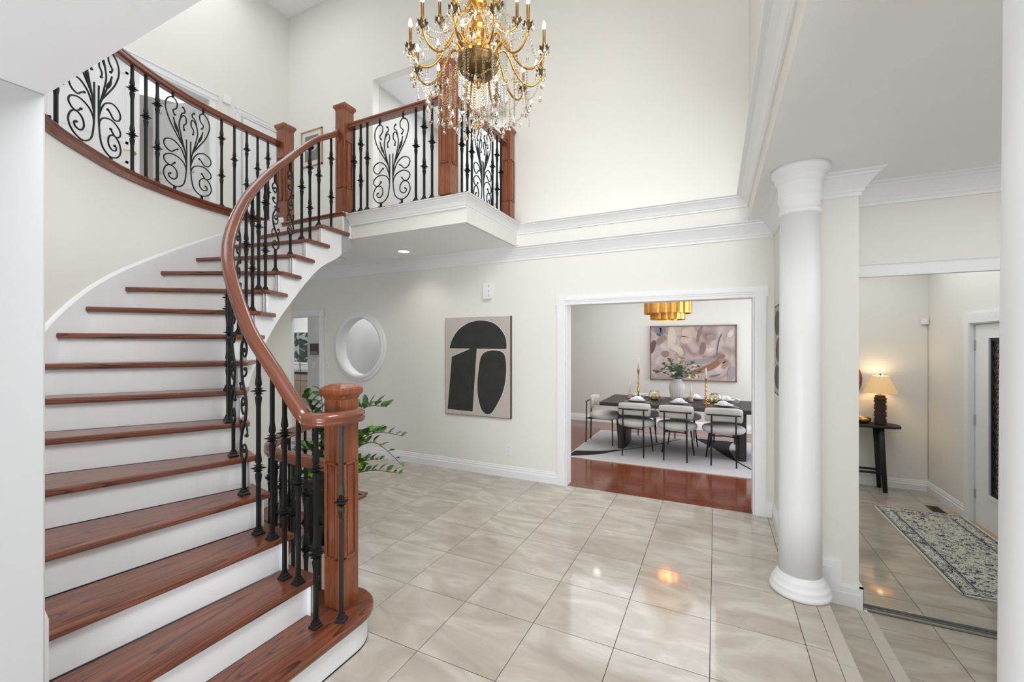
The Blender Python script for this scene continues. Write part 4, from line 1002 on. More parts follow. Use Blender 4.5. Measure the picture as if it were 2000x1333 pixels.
def make_chair(label):
    t = thing('dining_chair', label, 'chair', (0, 0, .011), 0, 'boucle dining chairs around the black table')
    mb = M(); pr = [(.001, .385)] + [(.262 * (abs(cos(a)) ** .45), .437 + .055 * (1 if sin(a) > 0 else -1) * abs(sin(a)) ** .7) for a in [(-pi / 2 + pi * k / 12) for k in range(1, 12)]] + [(.001, .493)]
    mb.lathe(pr, 36); mb.xform(lambda v: Vector((v.x, v.y * .95 + .02, v.z))); part('seat', mb, BOUC, t)
    mb = M(); nA, nS = 17, 12; vs = []
    for i in range(nA):
        a = -1.12 + 2.24 * i / (nA - 1); e = min(1, (1.12 - abs(a)) / .14 + .05); e = sqrt(max(0.02, 1 - (1 - e) ** 2))
        for k in range(nS):
            b_ = 2 * pi * k / nS; cx_, cz_ = cos(b_), sin(b_)
            rr = .240 + .032 * e * (abs(cx_) ** .8) * (1 if cx_ > 0 else -1); zz = .655 + .088 * e * (abs(cz_) ** .7) * (1 if cz_ > 0 else -1)
            vs.append((rr * sin(a) * 1.0, -rr * cos(a) * .62 - .055, zz + .02 * cos(a * 1.4) - .02))
    fs = [(i * nS + k, i * nS + (k + 1) % nS, (i + 1) * nS + (k + 1) % nS, (i + 1) * nS + k) for i in range(nA - 1) for k in range(nS)]
    fs += [tuple(range(nS))[::-1], tuple(range((nA - 1) * nS, nA * nS))]
    mb.add(vs, [f[::-1] for f in fs], True); part('backrest', mb, BOUC, t)
    for sx in (-1, 1):
        mb = M(); mb.tube([(sx * .140, -.255, .655), (sx * .140, -.255, .40), (sx * .145, -.262, 0)], [.010, .011, .009], 8); part('leg', mb, BLACKM, t)
        mb = M(); mb.tube([(sx * .165, .16, .40), (sx * .212, .175, 0)], [.011, .009], 8); part('leg', mb, BLACKM, t)
        mb = M(); mb.tube([(sx * .14, -.255, .385), (sx * .10, -.1, .382), (sx * .165, .16, .39)], .009, 6); part('seat_frame', mb, BLACKM, t)
    mb = M(); mb.tube([(x, -.235 - .022 * cos(x * 6), .655) for x in (-.20, -.13, -.06, 0, .06, .13, .20)], .010, 8); part('back_bar', mb, BLACKM, t)
    mb = M(); mb.tube([(-.14, -.255, .385), (0, -.20, .383), (.14, -.255, .385)], .009, 6); part('seat_frame', mb, BLACKM, t)
    return t
ch = make_chair('boucle dining chair on the near side of the table, closest to its left end')
spots = [(-1.035, 6.27, 0, None), (-.485, 6.27, 0, 'boucle dining chair on the near side of the table, in front of the vase'),
         (.092, 6.27, 0, 'boucle dining chair on the near side of the table, closest to the column'),
         (-1.60, 6.72, -pi / 2, 'boucle dining chair at the free left end of the table, turned sideways'),
         (.80, 6.72, pi / 2, 'boucle dining chair at the right end of the table, mostly cut off by the opening'),
         (-1.05, 7.18, pi, 'boucle dining chair on the far side of the table, behind the first near chair'),
         (-.46, 7.18, pi, 'boucle dining chair on the far side of the table, behind the middle near chair'),
         (.12, 7.18, pi, 'boucle dining chair on the far side of the table, behind the third near chair')]
for k, (x, y, a, lb) in enumerate(spots):
    o = ch if k == 0 else copy_tree(ch)
    o.location = (x, y, .011); o.rotation_euler = (0, 0, a)
    if lb: o['label'] = lb
# tableware
PLATE = flat('white_porcelain', (.80, .79, .78), .15); CHARG = flat('grey_charger', (.13, .12, .12), .45); NAPK = flat('white_napkin', (.78, .77, .79), .9)
def setting(x, y, who, dirn):
    o = thing('plate_setting_mat', 'round dark woven placemat ' + who, 'placemat', (x, y, TZ), 0, 'placemats on the dining table')
    mb = M(); mb.lathe([(.001, 0), (.185, 0), (.187, .003), (.18, .005), (.001, .005)], 32); part('mat', mb, CHARG, o)
    o.name = 'placemat'
    p_ = M(); p_.lathe([(.001, .006), (.08, .006), (.14, .014), (.142, .017), (.08, .011), (.001, .010)], 32); o = part('charger_plate', p_, CHARG, None, (x, y, TZ)); tag(o, 'dark grey charger plate ' + who, 'plate', 'charger plates on the dining table')
    p_ = M(); p_.lathe([(.001, .012), (.06, .012), (.118, .024), (.120, .027), (.06, .017), (.001, .016)], 32); o = part('dinner_plate', p_, PLATE, None, (x, y, TZ + .006)); tag(o, 'white dinner plate ' + who, 'plate', 'dinner plates on the dining table')
    random.seed(int(x * 100)); nm = M()
    for k in range(5):
        a = random.uniform(0, pi); l_ = random.uniform(.07, .10)
        nm.tube([(-l_ * cos(a), -l_ * sin(a) * .5, .008), (-.3 * l_ * cos(a), 0, .018 + k * .003), (.4 * l_ * cos(a), l_ * .2, .020 + k * .003), (l_ * cos(a), l_ * sin(a) * .5, .008)], [.006, .022, .024, .010], 8, flatz=.6)
    o = part('napkin', nm, NAPK, None, (x, y + .01, TZ + .030)); tag(o, 'folded white napkin on the plate ' + who, 'napkin', 'napkins on the dinner plates')
    for sx, nm_ in ((-.215, 'fork'), (.215, 'knife')):
        m_ = M(); m_.tube([(0, -.10, .004), (0, .02, .005), (0, .10, .004)], [.005, .003, .006], 6, flatz=.5); m_.obox((0, .10, .004), (.018 if nm_ == 'fork' else .012, .05, .002))
        o = part(nm_, m_, GOLD, None, (x + sx, y, TZ + .001)); tag(o, 'golden ' + nm_ + ' beside the plate ' + who, 'cutlery', 'gold cutlery on the dining table')
setting(-1.04, 6.39, 'in front of the first near chair', 1)
setting(-.47, 6.39, 'in front of the middle near chair', 1)
setting(.10, 6.39, 'in front of the third near chair', 1)
setting(-.90, 6.99, 'on the far side across from the first near chair', -1)
setting(-.28, 7.0, 'on the far side across from the middle near chair', -1)
setting(.13, 6.99, 'on the far side across from the third near chair', -1)
def candlestick(x, y, h, label, candle):
    o = thing('candlestick', label, 'candlestick', (x, y, TZ))
    k = h / .47; pr = [(.001, 0), (.055, 0), (.056, .006), (.040, .014), (.018, .022), (.010, .032)]
    for z, r in ((.05, .010), (.065, .022), (.08, .010), (.095, .008), (.11, .020), (.125, .009), (.145, .024), (.162, .009), (.18, .018), (.195, .008), (.225, .008), (.245, .016), (.26, .007), (.30, .008), (.33, .014), (.345, .007), (.38, .009), (.395, .015), (.405, .012), (.41, .016), (.455, .017), (.47, .019)): pr.append((r, z * k))
    pr.append((.001, .47 * k)); mb = M(); mb.lathe(pr, 20); part('stem', mb, GOLD, o)
    if candle:
        c_ = M(); c_.lathe([(.001, 0), (.011, 0), (.010, candle), (.004, candle + .012), (.001, candle + .014)], 12); q = part('taper_candle', c_, IVORY, None, (x, y, TZ + h)); tag(q, 'white taper candle standing in the tall brass candlestick ' + ('right' if x > -.5 else 'left') + ' of the vase', 'candle')
candlestick(-1.085, 6.79, .47, 'tall brass candlestick left of the vase', .15)
candlestick(-.125, 6.62, .37, 'tall brass candlestick right of the vase', .125)
for x, y, w_ in ((-1.215, 6.79, 'left of the tall brass candlestick'), (-.33, 6.76, 'just right of the vase')):
    o = thing('candle_holder', 'short ribbed wooden candle holder ' + w_, 'candle holder', (x, y, TZ))
    pr = [(.001, 0)]
    for k in range(5): pr += [(.030, k * .016), (.035, k * .016 + .004), (.035, k * .016 + .011), (.030, k * .016 + .015)]
    pr += [(.014, .082), (.001, .082)]; mb = M(); mb.lathe(pr, 20); part('body', mb, flat('pale_ribbed_wood', (.58, .45, .36), .6) if x < -1 else MATS['pale_ribbed_wood'], o)
    mb = M(); mb.lathe([(.001, 0), (.012, 0), (.011, .17), (.003, .18), (.001, .18)], 12); q = part('taper_candle', mb, IVORY, None, (x, y, TZ + .082)); tag(q, 'white taper candle in the short ribbed holder ' + w_, 'candle')
AMBG = glass('amber_smoked_glass', (.95, .89, .72))
for x, y, w_ in ((-.84, 6.71, 'between the left candlestick and the vase'), (.0, 6.74, 'right of the right candlestick')):
    pr = [(.045, .002), (.075, .03), (.085, .07), (.075, .115), (.055, .135), (.058, .14), (.052, .137), (.071, .113), (.080, .07), (.071, .032), (.043, .006), (.001, .006), (.001, .002)]
    mb = M(); mb.lathe(pr, 28, cap=False); o = part('glass_lantern', mb, AMBG, None, (x, y, TZ)); tag(o, 'round amber glass hurricane lantern ' + w_, 'lantern')
    mb = M(); mb.lathe([(.001, .0), (.030, 0), (.030, .095), (.025, .098), (.001, .096)], 16); o = part('pillar_candle', mb, IVORY, None, (x, y, TZ + .007)); tag(o, 'thick ivory pillar candle inside the amber lantern ' + w_, 'candle')
# vase with eucalyptus
va = thing('ceramic_vase', 'ribbed pale ceramic vase with eucalyptus in the middle of the dining table', 'vase', (-.515, 6.67, TZ))
mb = M(); vs = []; prf = [(.062, 0), (.068, .012), (.080, .06), (.095, .12), (.108, .18), (.112, .22), (.104, .262), (.082, .295), (.062, .312), (.058, .325), (.066, .335), (.060, .335), (.052, .320), (.052, .28)]
n = 72
for j, (r, z) in enumerate(prf):
    for k in range(n):
        rib = (.0030 * (1 if k % 4 < 2 else -1)) if .05 < z < .20 and j < 8 else 0
        a = 2 * pi * k / n; vs.append(((r + rib) * cos(a), (r + rib) * sin(a), z))
mb.add(vs, [(i * n + k, i * n + (k + 1) % n, (i + 1) * n + (k + 1) % n, (i + 1) * n + k) for i in range(len(prf) - 1) for k in range(n)] + [tuple(range(n))[::-1]], True)
part('body', mb, flat('stoneware', (.56, .52, .50), .55, var=.08, scale=10), va)
eu = thing('eucalyptus_bouquet', 'grey green eucalyptus branches spreading from the ceramic vase', 'plant', (-.515, 6.67, TZ + .30))
EU = [flat('eucalyptus_leaf', (.17, .21, .15), .7, var=.25, scale=20), flat('eucalyptus_leaf_pale', (.30, .34, .24), .7, var=.2, scale=20), flat('eucalyptus_leaf_yellow', (.50, .46, .18), .7, var=.2)]
def leaf_mesh(name, mat, ln, wd, fold=.15):
    mb = M(); st = [(0, .0), (.15, .5), (.4, 1), (.65, .92), (.88, .45), (1, 0)]
    vs = []
    for t, w_ in st: y = t * ln; z = -fold * ln * t * t; vs += [(-w_ * wd, y, z + w_ * wd * .35), (0, y, z), (w_ * wd, y, z + w_ * wd * .35)]
    fs = []
    for i in range(len(st) - 1):
        for k in range(2): fs.append((i * 3 + k, i * 3 + k + 1, i * 3 + 4 + k, i * 3 + 3 + k))
    mb.add(vs, fs, True); return mb.mesh(name, mat)
EL = [leaf_mesh('leaf', m_, .062, .027) for m_ in EU]
def orient(o, d, roll):
    d = Vector(d).normalized(); o.rotation_euler = (d.to_track_quat('Y', 'Z') @ Matrix.Rotation(roll, 4, 'Y').to_quaternion()).to_euler()
random.seed(21); nl = 0
for k in range(22):
    a = 2 * pi * k / 22 + random.uniform(-.15, .15); el = random.choice((.15, .35, .6, .9, 1.2)); ln = random.uniform(.20, .33) * (1.12 if el < .5 else 1.0)
    d = Vector((cos(a) * cos(el), sin(a) * cos(el) * .8, sin(el))); P_ = cr([(0, 0, 0), d * ln * .4 + Vector((0, 0, .05)), d * ln * .8 + Vector((0, 0, .055)), d * ln * 1.15 + Vector((0, 0, .01))], 5)
    mb = M(); mb.tube(P_, [.003] * len(P_), 5); part('stem', mb, EU[0], eu)
    for j in range(3, len(P_), 2):
        t = (P_[j] - P_[j - 1]).normalized()
        for sgn in (-1, 1):
            if nl >= 290: break
            sd = t.cross(Vector((0, 0, 1))).normalized() * sgn; dd_ = (t * .5 + sd + Vector((0, 0, random.uniform(-.4, .6)))).normalized()
            o = link('leaf', EL[2 if (k in (3, 20) and j > 9) else random.choice((0, 0, 1))], eu, P_[j]); orient(o, dd_, random.uniform(-.9, .9)); o.scale = [random.uniform(.7, 1.25)] * 3; nl += 1
# abstract picture on the dining wall
dp = thing('abstract_picture', 'wide abstract picture in dusty pink and brown strokes on the dining room wall', 'picture', (-.40, 8.495, 1.41))
mb = M()
for q in ((-.74, .74, .492, .51), (-.74, .74, -.51, -.492), (-.74, -.722, -.51, .51), (.722, .74, -.51, .51)): mb.box(q[0], q[1], -.045, 0, q[2], q[3])
part('frame', mb, wood('walnut_frame', (.05, .03, .02), (.13, .08, .05), (.2, .13, .09), 0, coat=0), dp)
mb = M(); mb.box(-.722, .722, -.03, 0, -.492, .492)
CV, nt, p = new_mat('dusty_pink_canvas'); N = nt.nodes.new; L = nt.links.new
tc = N('ShaderNodeTexCoord'); nz = N('ShaderNodeTexNoise'); nz.inputs['Scale'].default_value = 1.7; nz.inputs['Distortion'].default_value = 1.9; nz.inputs['Detail'].default_value = 1.5
L(tc.outputs['Object'], nz.inputs['Vector']); r = N('ShaderNodeValToRGB'); e = r.color_ramp.elements
e[0].position = .30; e[0].color = (.20, .13, .115, 1); e[1].position = .68; e[1].color = (.56, .46, .40, 1)
for ps, c_ in ((.40, (.30, .22, .20)), (.47, (.36, .29, .27)), (.53, (.47, .36, .32)), (.60, (.40, .34, .34))): x = e.new(ps); x.color = c4(c_)
L(nz.outputs['Fac'], r.inputs[0]); L(r.outputs[0], p.inputs['Base Color']); setp(p, Roughness=.7)
part('canvas', mb, CV, dp)
def U(x, y): return ((x - 740) / 1150 * 1.444 , (842 - y) / 690 * .984)   # read off the picture, centred
def stroke(pts, w_, col, nm):
    P_ = cr([(*U(x, y), 0) for x, y in pts], 6); m_ = MATS.get(nm) or flat(nm, col, .7, var=.15, scale=9); mb = M(); vs = []
    for i, q in enumerate(P_):
        t = (P_[min(i + 1, len(P_) - 1)] - P_[max(i - 1, 0)]).normalized(); wd = w_ * (.35 + .65 * sin(pi * (i + .6) / (len(P_) + .2))); a = Vector((-t.y, t.x, 0)) * wd
        for s_ in (-1, 1): vs.append((max(-.72, min(.72, q.x + s_ * a.x)), -.0315 - .0004 * len(dp.children), max(-.49, min(.49, q.y + s_ * a.y))))
    mb.add(vs, [(i * 2, i * 2 + 1, i * 2 + 3, i * 2 + 2) for i in range(len(P_) - 1)]); part('brush_stroke', mb, m_, dp)
for a in (([(250, 500), (300, 560), (370, 510)], .07, (.17, .16, .19), 'slate_paint'), ([(250, 590), (310, 615)], .02, (.08, .07, .08), 'ink_paint'),
          ([(165, 850), (190, 760), (225, 680)], .055, (.12, .07, .06), 'umber_paint'), ([(260, 740), (320, 660), (390, 650)], .06, (.27, .18, .16), 'mauve_paint'),
          ([(430, 780), (470, 640), (450, 500)], .07, (.55, .47, .40), 'cream_stroke'), ([(400, 740), (560, 800), (600, 880)], .06, (.55, .47, .40), 'cream_stroke'),
          ([(600, 700), (680, 640), (640, 530)], .09, (.50, .38, .33), 'blush_paint'), ([(820, 700), (840, 600), (880, 500)], .03, (.22, .14, .13), 'brown_paint'),
          ([(860, 860), (890, 780), (900, 700)], .05, (.22, .14, .13), 'brown_paint'), ([(940, 640), (1060, 640)], .05, (.30, .21, .20), 'rose_paint'),
          ([(1075, 850), (1095, 700), (1140, 590)], .009, (.05, .04, .04), 'ink_paint'), ([(650, 960), (850, 950), (1040, 930)], .045, (.30, .26, .27), 'lilac_paint'),
          ([(700, 1110), (900, 1050), (1060, 980), (1170, 860)], .055, (.24, .12, .08), 'russet_paint'), ([(1100, 930), (1190, 950), (1150, 1030)], .05, (.32, .20, .16), 'clay_paint'),
          ([(1270, 560), (1220, 640)], .04, (.52, .45, .41), 'cream_stroke'), ([(1240, 1180), (1260, 1080), (1300, 1010)], .06, (.27, .23, .25), 'lilac_paint'),
          ([(980, 1140), (1120, 1110)], .015, (.16, .13, .13), 'shadow_paint'), ([(330, 860), (430, 850)], .06, (.26, .19, .18), 'mauve_paint')): stroke(*a)
# tiered brass ceiling lamp
cl = thing('tiered_ceiling_lamp', 'two tier brass ceiling lamp glowing above the dining table', 'lamp', (-.655, 6.78, 0))
PEND = flat('brushed_brass', (.70, .36, .09), .35, .9, .25, 25)
for R_, z0_, z1_, nn in ((.335, 2.035, 2.32, 12), (.245, 1.945, 2.20, 10), (.15, 1.93, 2.1, 6)):
    for k in range(nn):
        a = 2 * pi * k / nn; hw = pi * R_ / nn * .97; mb = M(); vs = []
        for j in range(7):
            u_ = -1 + j / 3; x_ = u_ * hw; y_ = .030 * (1 - u_ * u_)
            for z in (z0_, z1_): vs.append((x_, R_ - .02 + y_, z))
        mb.add(vs, [(j * 2, j * 2 + 2, j * 2 + 3, j * 2 + 1) for j in range(6)]); part('shade_panel', mb, PEND, cl, (0, 0, 0), a)
mb = M(); mb.tube([(.0, 0, 2.3), (0, 0, 2.74)], .012, 8); mb.lathe([(.07, 2.72), (.07, 2.74)], 16); mb.lathe([(.29, 2.29), (.30, 2.295), (.29, 2.30)], 24); part('stem', mb, PEND, cl)
for k in range(5):
    a = 2 * pi * k / 5; mb = M(); mb.lathe([(.001, -.03), (.018, -.02), (.022, 0), (.014, .025), (.001, .03)], 10, (.10 * cos(a), .10 * sin(a), 2.06)); part('light_bulb', mb, emit('warm_bulb', (1, .72, .38), 12) if k == 0 else MATS['warm_bulb'], cl)
pl = bpy.data.lights.new('pendant_light', 'POINT'); pl.energy = 11; pl.color = (1, .66, .3); pl.shadow_soft_size = .05
po = bpy.data.objects.new('pendant_light', pl); C.objects.link(po); po.location = (-.655, 6.78, 2.10)
rl = thing('recessed_light', 'recessed ceiling light of the dining room', 'light', (-2.02, 7.89, 2.74))
mb = M(); mb.lathe([(.062, -.002), (.085, -.002), (.084, -.008), (.062, -.005)], 24, cap=False); part('trim_ring', mb, WHITE, rl)
mb = M(); mb.lathe([(.001, -.004), (.063, -.004)], 24, cap=False); part('lens', mb, MATS['downlight_glow'], rl)

# ================================================================== CHANDELIER
CX, CY, CZ = -1.466, 2.51, 3.53
cd = thing('chandelier', 'ornate brass crystal chandelier hanging over the hall', 'chandelier', (CX, CY, 0))
mb = M(); mb.lathe([(.001, 3.385), (.03, 3.386), (.07, 3.405), (.115, 3.44), (.135, 3.475), (.138, 3.50), (.142, 3.505), (.142, 3.515), (.125, 3.525), (.118, 3.55), (.09, 3.56), (.001, 3.562)], 40)
n_ = len(mb.v)
mb.v = [(x * (1 + .03 * cos(20 * atan2(y, x))), y * (1 + .03 * cos(20 * atan2(y, x))), z) if z < 3.50 else (x, y, z) for x, y, z in mb.v]
part('bowl', mb, DGOLD, cd)
mb = M(); mb.lathe([(.055, 3.56), (.060, 3.57), (.058, 3.60), (.060, 3.605), (.058, 3.635), (.045, 3.645), (.025, 3.66), (.022, 3.70), (.04, 3.72), (.052, 3.75), (.045, 3.79), (.022, 3.82), (.018, 3.86), (.05, 3.88), (.062, 3.90), (.05, 3.93), (.02, 3.95), (.016, 4.05), (.035, 4.08), (.05, 4.12), (.03, 4.17), (.014, 4.20), (.012, 4.40), (.03, 4.42), (.001, 4.45)], 24)
part('stem', mb, GOLD, cd)
mb = M(); mb.lathe([(.001, 3.33), (.012, 3.335), (.018, 3.35), (.010, 3.365), (.02, 3.38), (.03, 3.39)], 16); part('finial', mb, GOLD, cd)
for k in range(64):
    pass
mb = M(); z = 4.45; k = 0
while z < 6.86:
    P_ = [((.013 * cos(a)) if k % 2 else 0, 0 if k % 2 else .013 * cos(a), z + .022 + .024 * sin(a)) for a in [j * pi / 5 for j in range(10)]]
    mb.tube(P_, .003, 5, True); z += .037; k += 1
part('chain', mb, GOLD, cd)
mb = M(); mb.lathe([(.001, 6.84), (.03, 6.845), (.07, 6.87), (.08, 6.898), (.001, 6.899)], 24); part('ceiling_rose', mb, GOLD, cd)
# shared meshes
cup = M(); n_ = 16; vs = []
for (r, z) in ((.006, -.030), (.012, -.026), (.020, -.008), (.030, .004), (.034, .006), (.016, -.002), (.008, .004)):
    for q in range(n_): f = 1 + (.14 * cos(8 * 2 * pi * q / n_) if r > .025 else 0); a = 2 * pi * q / n_; vs.append((r * f * cos(a), r * f * sin(a), z + (.006 * cos(8 * 2 * pi * q / n_) if r > .025 else 0)))
cup.add(vs, [(i * n_ + q, i * n_ + (q + 1) % n_, (i + 1) * n_ + (q + 1) % n_, (i + 1) * n_ + q) for i in range(6) for q in range(n_)], True)
cupm = cup.mesh('bobeche', DGOLD)
m_ = M(); m_.lathe([(.008, .002), (.014, .012), (.010, .022), (.013, .034), (.0105, .036), (.0105, .125), (.001, .126)], 12); candm = m_.mesh('candle_sleeve', GOLD)
m_ = M(); m_.lathe([(.004, .122), (.009, .128), (.0125, .145), (.010, .165), (.004, .182), (.001, .186)], 10); bulbm = m_.mesh('flame_bulb', FLAME)
def drop_mesh(mat, s_):
    m_ = M(); m_.lathe([(.0005, 0), (.002 * s_, -.004 * s_), (.005 * s_, -.015 * s_), (.0105 * s_, -.032 * s_), (.0115 * s_, -.040 * s_), (.007 * s_, -.048 * s_), (.0005, -.052 * s_)], 6, smooth=False); return m_.mesh('crystal_drop', mat)
DR = [drop_mesh(CRYS, 1.0), drop_mesh(CRYSA, 1.0), drop_mesh(CRYSA, 1.35), drop_mesh(CRYS, .7)]
ndrop = 0
random.seed(5)
def drop(x, y, z, k=None):
    global ndrop
    if ndrop >= 296: return
    o = link('crystal_drop', DR[random.choice((0, 1, 1, 2)) if k is None else k], cd, (x, y, z), random.uniform(0, 3)); ndrop += 1
def beads(P_, mat, r=.0080, gap=.0185):
    mb = M(); L_ = 0; nxt = gap / 2
    for a, b_ in zip(P_, P_[1:]):
        a = Vector(a); b_ = Vector(b_); d = (b_ - a).length
        while L_ + d >= nxt and d > 0:
            q = a.lerp(b_, (nxt - L_) / d); vs = [q + Vector(v) * r for v in ((1, 0, 0), (0, 1, 0), (-1, 0, 0), (0, -1, 0), (0, 0, 1), (0, 0, -1))]
            mb.add(vs, [(0, 1, 4), (1, 2, 4), (2, 3, 4), (3, 0, 4), (1, 0, 5), (2, 1, 5), (3, 2, 5), (0, 3, 5)]); nxt += gap
        L_ += d
    return part('bead_string', mb, mat, cd)
def sag(a, b_, s_, n=10):
    a = Vector(a); b_ = Vector(b_); return [a.lerp(b_, t / n) - Vector((0, 0, 4 * s_ * (t / n) * (1 - t / n))) for t in range(n + 1)]
def pol(r, a, z): return (r * cos(a), r * sin(a), z)
base = 0.21
def arms(nn, R_, zc, a0, prof, rb):
    out = []
    for k in range(nn):
        a = a0 + 2 * pi * k / nn; P_ = cr([(r, 0, z) for r, z in prof], 6); mb = M()
        mb.tube(P_, [rb * (1.25 - .4 * j / len(P_)) for j in range(len(P_))], 7)
        q = P_[len(P_) // 2 - 3]; mb.tube(cr([(q.x - .02, 0, q.z + .015), (q.x + .0, 0, q.z + .022), (q.x + .018, 0, q.z + .010), (q.x + .010, 0, q.z - .004)], 3), [rb * .7] * 10, 5)
        mb.lathe([(.001, -.012), (.009, -.008), (.011, 0), (.007, .008), (.001, .012)], 8, (q.x, 0, q.z))
        o = part('arm', mb, GOLD, cd, (0, 0, 0), a)
        link('candle_cup', cupm, o, (R_, 0, zc)); link('candle_sleeve', candm, o, (R_, 0, zc)); link('flame_bulb', bulbm, o, (R_, 0, zc))
        out.append(a)
    return out
A1 = arms(12, .455, 3.53, base, [(.10, 3.545), (.135, 3.60), (.185, 3.625), (.225, 3.575), (.262, 3.495), (.32, 3.428), (.385, 3.415), (.435, 3.455), (.452, 3.505), (.455, 3.525)], .0075)
A2 = arms(6, .265, 3.80, base + .25, [(.03, 3.80), (.06, 3.85), (.095, 3.865), (.125, 3.82), (.155, 3.755), (.20, 3.725), (.245, 3.745), (.262, 3.78), (.265, 3.795)], .0065)
A3 = arms(6, .20, 4.02, base, [(.02, 4.03), (.05, 4.07), (.08, 4.06), (.105, 4.0), (.14, 3.96), (.18, 3.97), (.20, 4.015)], .005)
for k in range(6):   # brass rosettes round the bowl rim
    a = base + .26 + k * pi / 3; mb = M(); mb.lathe([(.03, 3.515), (.034, 3.525), (.028, 3.555), (.022, 3.58), (.001, 3.585)], 14, pol(.115, a, 0)); part('socket', mb, GOLD, cd)
for k, a in enumerate(A1):
    x, y, _ = pol(.455, a, 0)
    for j in range(5): b_ = j * 2 * pi / 5 + a; drop(x + .034 * cos(b_), y + .034 * sin(b_), 3.528, 3 if j % 2 else 0)
    c_ = pol(.455, a, 3.50); d_ = pol(.455, A1[(k + 1) % 12], 3.50)
    beads(sag(c_, d_, .10), CRYSA, .0078)
    m_ = pol(.44, a + pi / 12, 3.40); drop(*m_, 2)
    beads([pol(.455, a, 3.50), pol(.452, a, 3.44), pol(.45, a, 3.36)], CRYS, .006); drop(*pol(.45, a, 3.36), 1)
    beads(sag(pol(.05, a, 3.86), pol(.44, a, 3.535), .10, 14), CRYS, .0078)
    beads(sag(pol(.14, a, 3.51), pol(.145, a + pi / 6, 3.51), .07, 8), CRYSA, .0078, .017)
    # long hanging strands under the arms
    for rr, zl in ((.34, 3.20), (.25, 3.14)):
        da = random.uniform(-.1, .1); zt = 3.42 if rr > .3 else 3.49; zl += random.uniform(-.03, .05)
        beads([pol(rr, a + da, zt), pol(rr, a + da, zl)], CRYSA if k % 2 else CRYSA, .0078); drop(*pol(rr, a + da, zl), 2 if k % 3 == 0 else 1)
    beads(sag(pol(.34, a, 3.26), pol(.34, a + pi / 6, 3.26), .05, 8), CRYSA, .0078)
    drop(*pol(.345, a + pi / 12, 3.215), 1)
    if k % 2 == 0:
        beads([pol(.13, a + .1, 3.46), pol(.13, a + .1, 3.18)], CRYSA, .007, .015); drop(*pol(.13, a + .1, 3.18), 2)
        beads([pol(.19, a + .3, 3.50), pol(.19, a + .3, 3.12)], CRYS, .0078); drop(*pol(.19, a + .3, 3.12), 2)
for k, a in enumerate(A2):
    x, y, _ = pol(.265, a, 0)
    for j in range(4): b_ = j * pi / 2 + a; drop(x + .032 * cos(b_), y + .032 * sin(b_), 3.80, 3)
    beads(sag(pol(.265, a, 3.78), pol(.265, A2[(k + 1) % 6], 3.78), .09), CRYSA, .0078); drop(*pol(.24, a + pi / 6, 3.69), 2)
    beads(sag(pol(.04, a, 4.12), pol(.26, a, 3.81), .07), CRYSA, .0078); drop(*pol(.07, a + .5, 3.70), 1)
    drop(*pol(.062, a, 3.66), 0)
for k in range(14):
    a = 2 * pi * k / 14; rr = .028 if k % 2 else .045; zl = 3.13 if k % 2 else 3.17
    beads([pol(rr, a, 3.40), pol(rr * 1.1, a, zl)], CRYSA, .0078); drop(*pol(rr * 1.1, a, zl), 1)
mb = M(); mb.lathe([(.001, 3.045), (.018, 3.06), (.026, 3.085), (.018, 3.11), (.001, 3.125)], 8, smooth=False); part('crystal_ball', mb, CRYSA, cd)
for k in range(22):
    a = k * 2.4; rr = .12 + .29 * ((k * 7) % 22) / 22; zl = 3.14 + .12 * ((k * 5) % 7) / 7; zt = 3.43 if rr > .25 else 3.47
    beads([pol(rr, a, zt), pol(rr, a, zl)], CRYSA if k % 3 else CRYS, .0085, .0195); mbd = M(); mbd.lathe([(.0005, 0), (.004, -.006), (.010, -.026), (.0115, -.036), (.006, -.048), (.0005, -.052)], 6, pol(rr, a, zl), smooth=False)
cl_ = bpy.data.lights.new('chandelier_light', 'POINT'); cl_.energy = 4; cl_.color = (1, .82, .58); cl_.shadow_soft_size = .25
o = bpy.data.objects.new('chandelier_light', cl_); C.objects.link(o); o.location = (CX, CY, 3.72)

# ================================================================== POTTED PLANT
pp = thing('potted_plant', 'tall black planter with an arching glossy green plant behind the newel post', 'plant', (-2.78, 2.40, 0))
mb = M(); mb.lathe([(.12, .035), (.135, .04), (.165, .20), (.195, .40), (.205, .475), (.207, .485), (.198, .487), (.19, .45), (.001, .44)], 40); part('planter', mb, flat('matte_black_pot', (.016, .017, .018), .35), pp)
mb = M(); mb.lathe([(.001, .0), (.165, 0), (.195, .03), (.198, .055), (.19, .055), (.17, .02), (.001, .015)], 40); part('saucer', mb, flat('dark_grey_saucer', (.09, .095, .10), .4), pp)
mb = M(); mb.lathe([(.001, .452), (.10, .456), (.192, .450)], 24, cap=False); part('soil', mb, flat('potting_soil', (.035, .025, .018), .95, var=.4, scale=60), pp)
ZL = [flat('zz_leaf', (.055, .16, .018), .28, var=.35, scale=8), flat('zz_leaf_light', (.14, .30, .03), .3, var=.3, scale=8), flat('zz_leaf_dark', (.025, .075, .018), .3, var=.3, scale=8)]
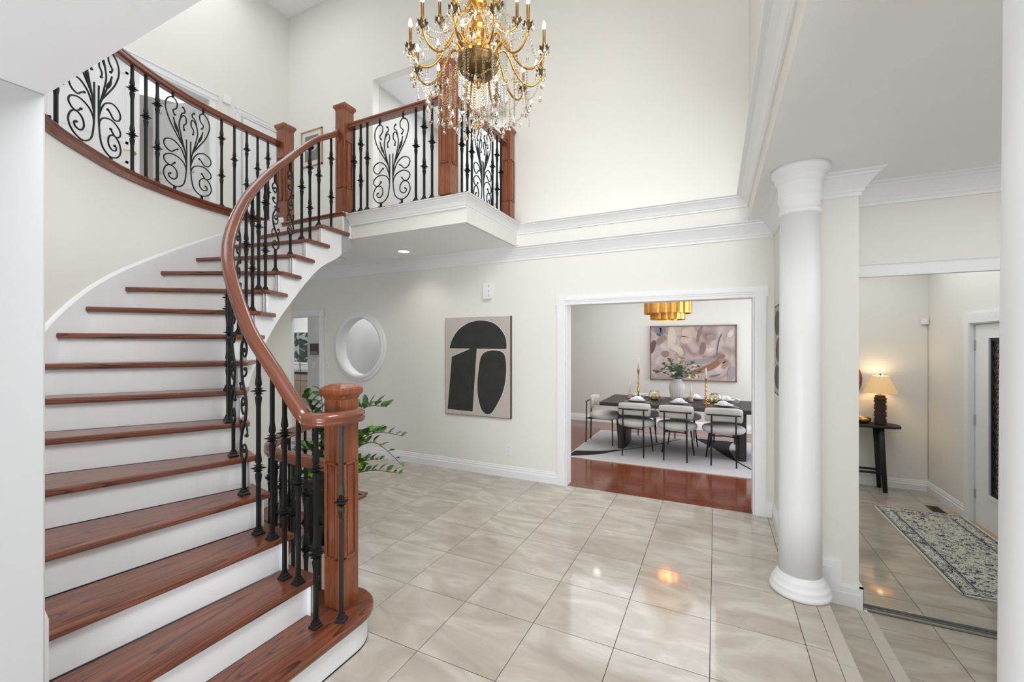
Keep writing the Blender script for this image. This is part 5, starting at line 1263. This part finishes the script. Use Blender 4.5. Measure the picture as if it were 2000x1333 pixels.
ZM = [leaf_mesh('leaf', m_, .125, .034, .12) for m_ in ZL]; STM = flat('green_stem', (.10, .17, .05), .5)
Rv = Vector((cos(-.4493), -sin(-.4493), 0)); Fv = Vector((sin(-.4493), cos(-.4493), 0))
# stems: (reach to the right seen from the hall, reach away, height of mid, height of tip)
stems = [(-.19, .0, 1.0, 1.18, 0), (-.10, .08, .95, 1.22, 2), (.16, .02, .95, 1.06, 2), (.45, .05, 1.06, 1.07, 0), (.18, -.04, .88, .95, 2),
         (.42, .0, .84, .90, 1), (.58, .06, .86, .83, 0), (.60, -.04, .80, .62, 0), (.42, .0, .64, .66, 0), (.56, .05, .56, .53, 0), (.24, .02, .76, .80, 1),
         (.27, -.05, .66, .62, 1), (-.26, .0, .74, .72, 0), (-.12, -.10, .62, .55, 1), (.16, -.12, .64, .52, 1)]
nleaf = 0; random.seed(9)
for (rx, ry, zm, zt, ci_) in stems:
    tip = Rv * rx + Fv * ry; P_ = cr([(0, 0, .46), tip * .22 + Vector((0, 0, .46 + (zm - .46) * .6)), tip * .6 + Vector((0, 0, zm)), tip + Vector((0, 0, zt))], 9)
    P_[0] = Vector((tip.x * .1, tip.y * .1, .45))
    mb = M(); mb.tube(P_, [.0085 * (1 - .75 * j / len(P_)) for j in range(len(P_))], 6); part('stem', mb, STM, pp)
    for j in range(8, len(P_), 2 if (rx < .3 or ci_) else 2):
        t = (P_[j] - P_[j - 1]).normalized(); sd = t.cross(Vector((0, 0, 1)));
        if sd.length < .2: sd = Rv.copy()
        sd.normalize(); up_ = sd.cross(t)
        for sgn in (-1, 1):
            if nleaf >= 298: break
            a = random.uniform(-.5, .5) + (0.9 if ci_ == 0 else .2); dd_ = (t * .55 + (sd * cos(a) * sgn + up_ * sin(a)) * .8).normalized()
            o = link('leaf', ZM[ci_ if random.random() < .7 else random.choice((0, 1, 2))], pp, P_[j]); orient(o, dd_, random.uniform(-.5, .5)); s_ = (1.0 if zt > .9 or ci_ else .62) * random.uniform(.8, 1.15) * (1 - .35 * max(0, (j - 20)) / 6); o.scale = (s_, s_, s_); nleaf += 1
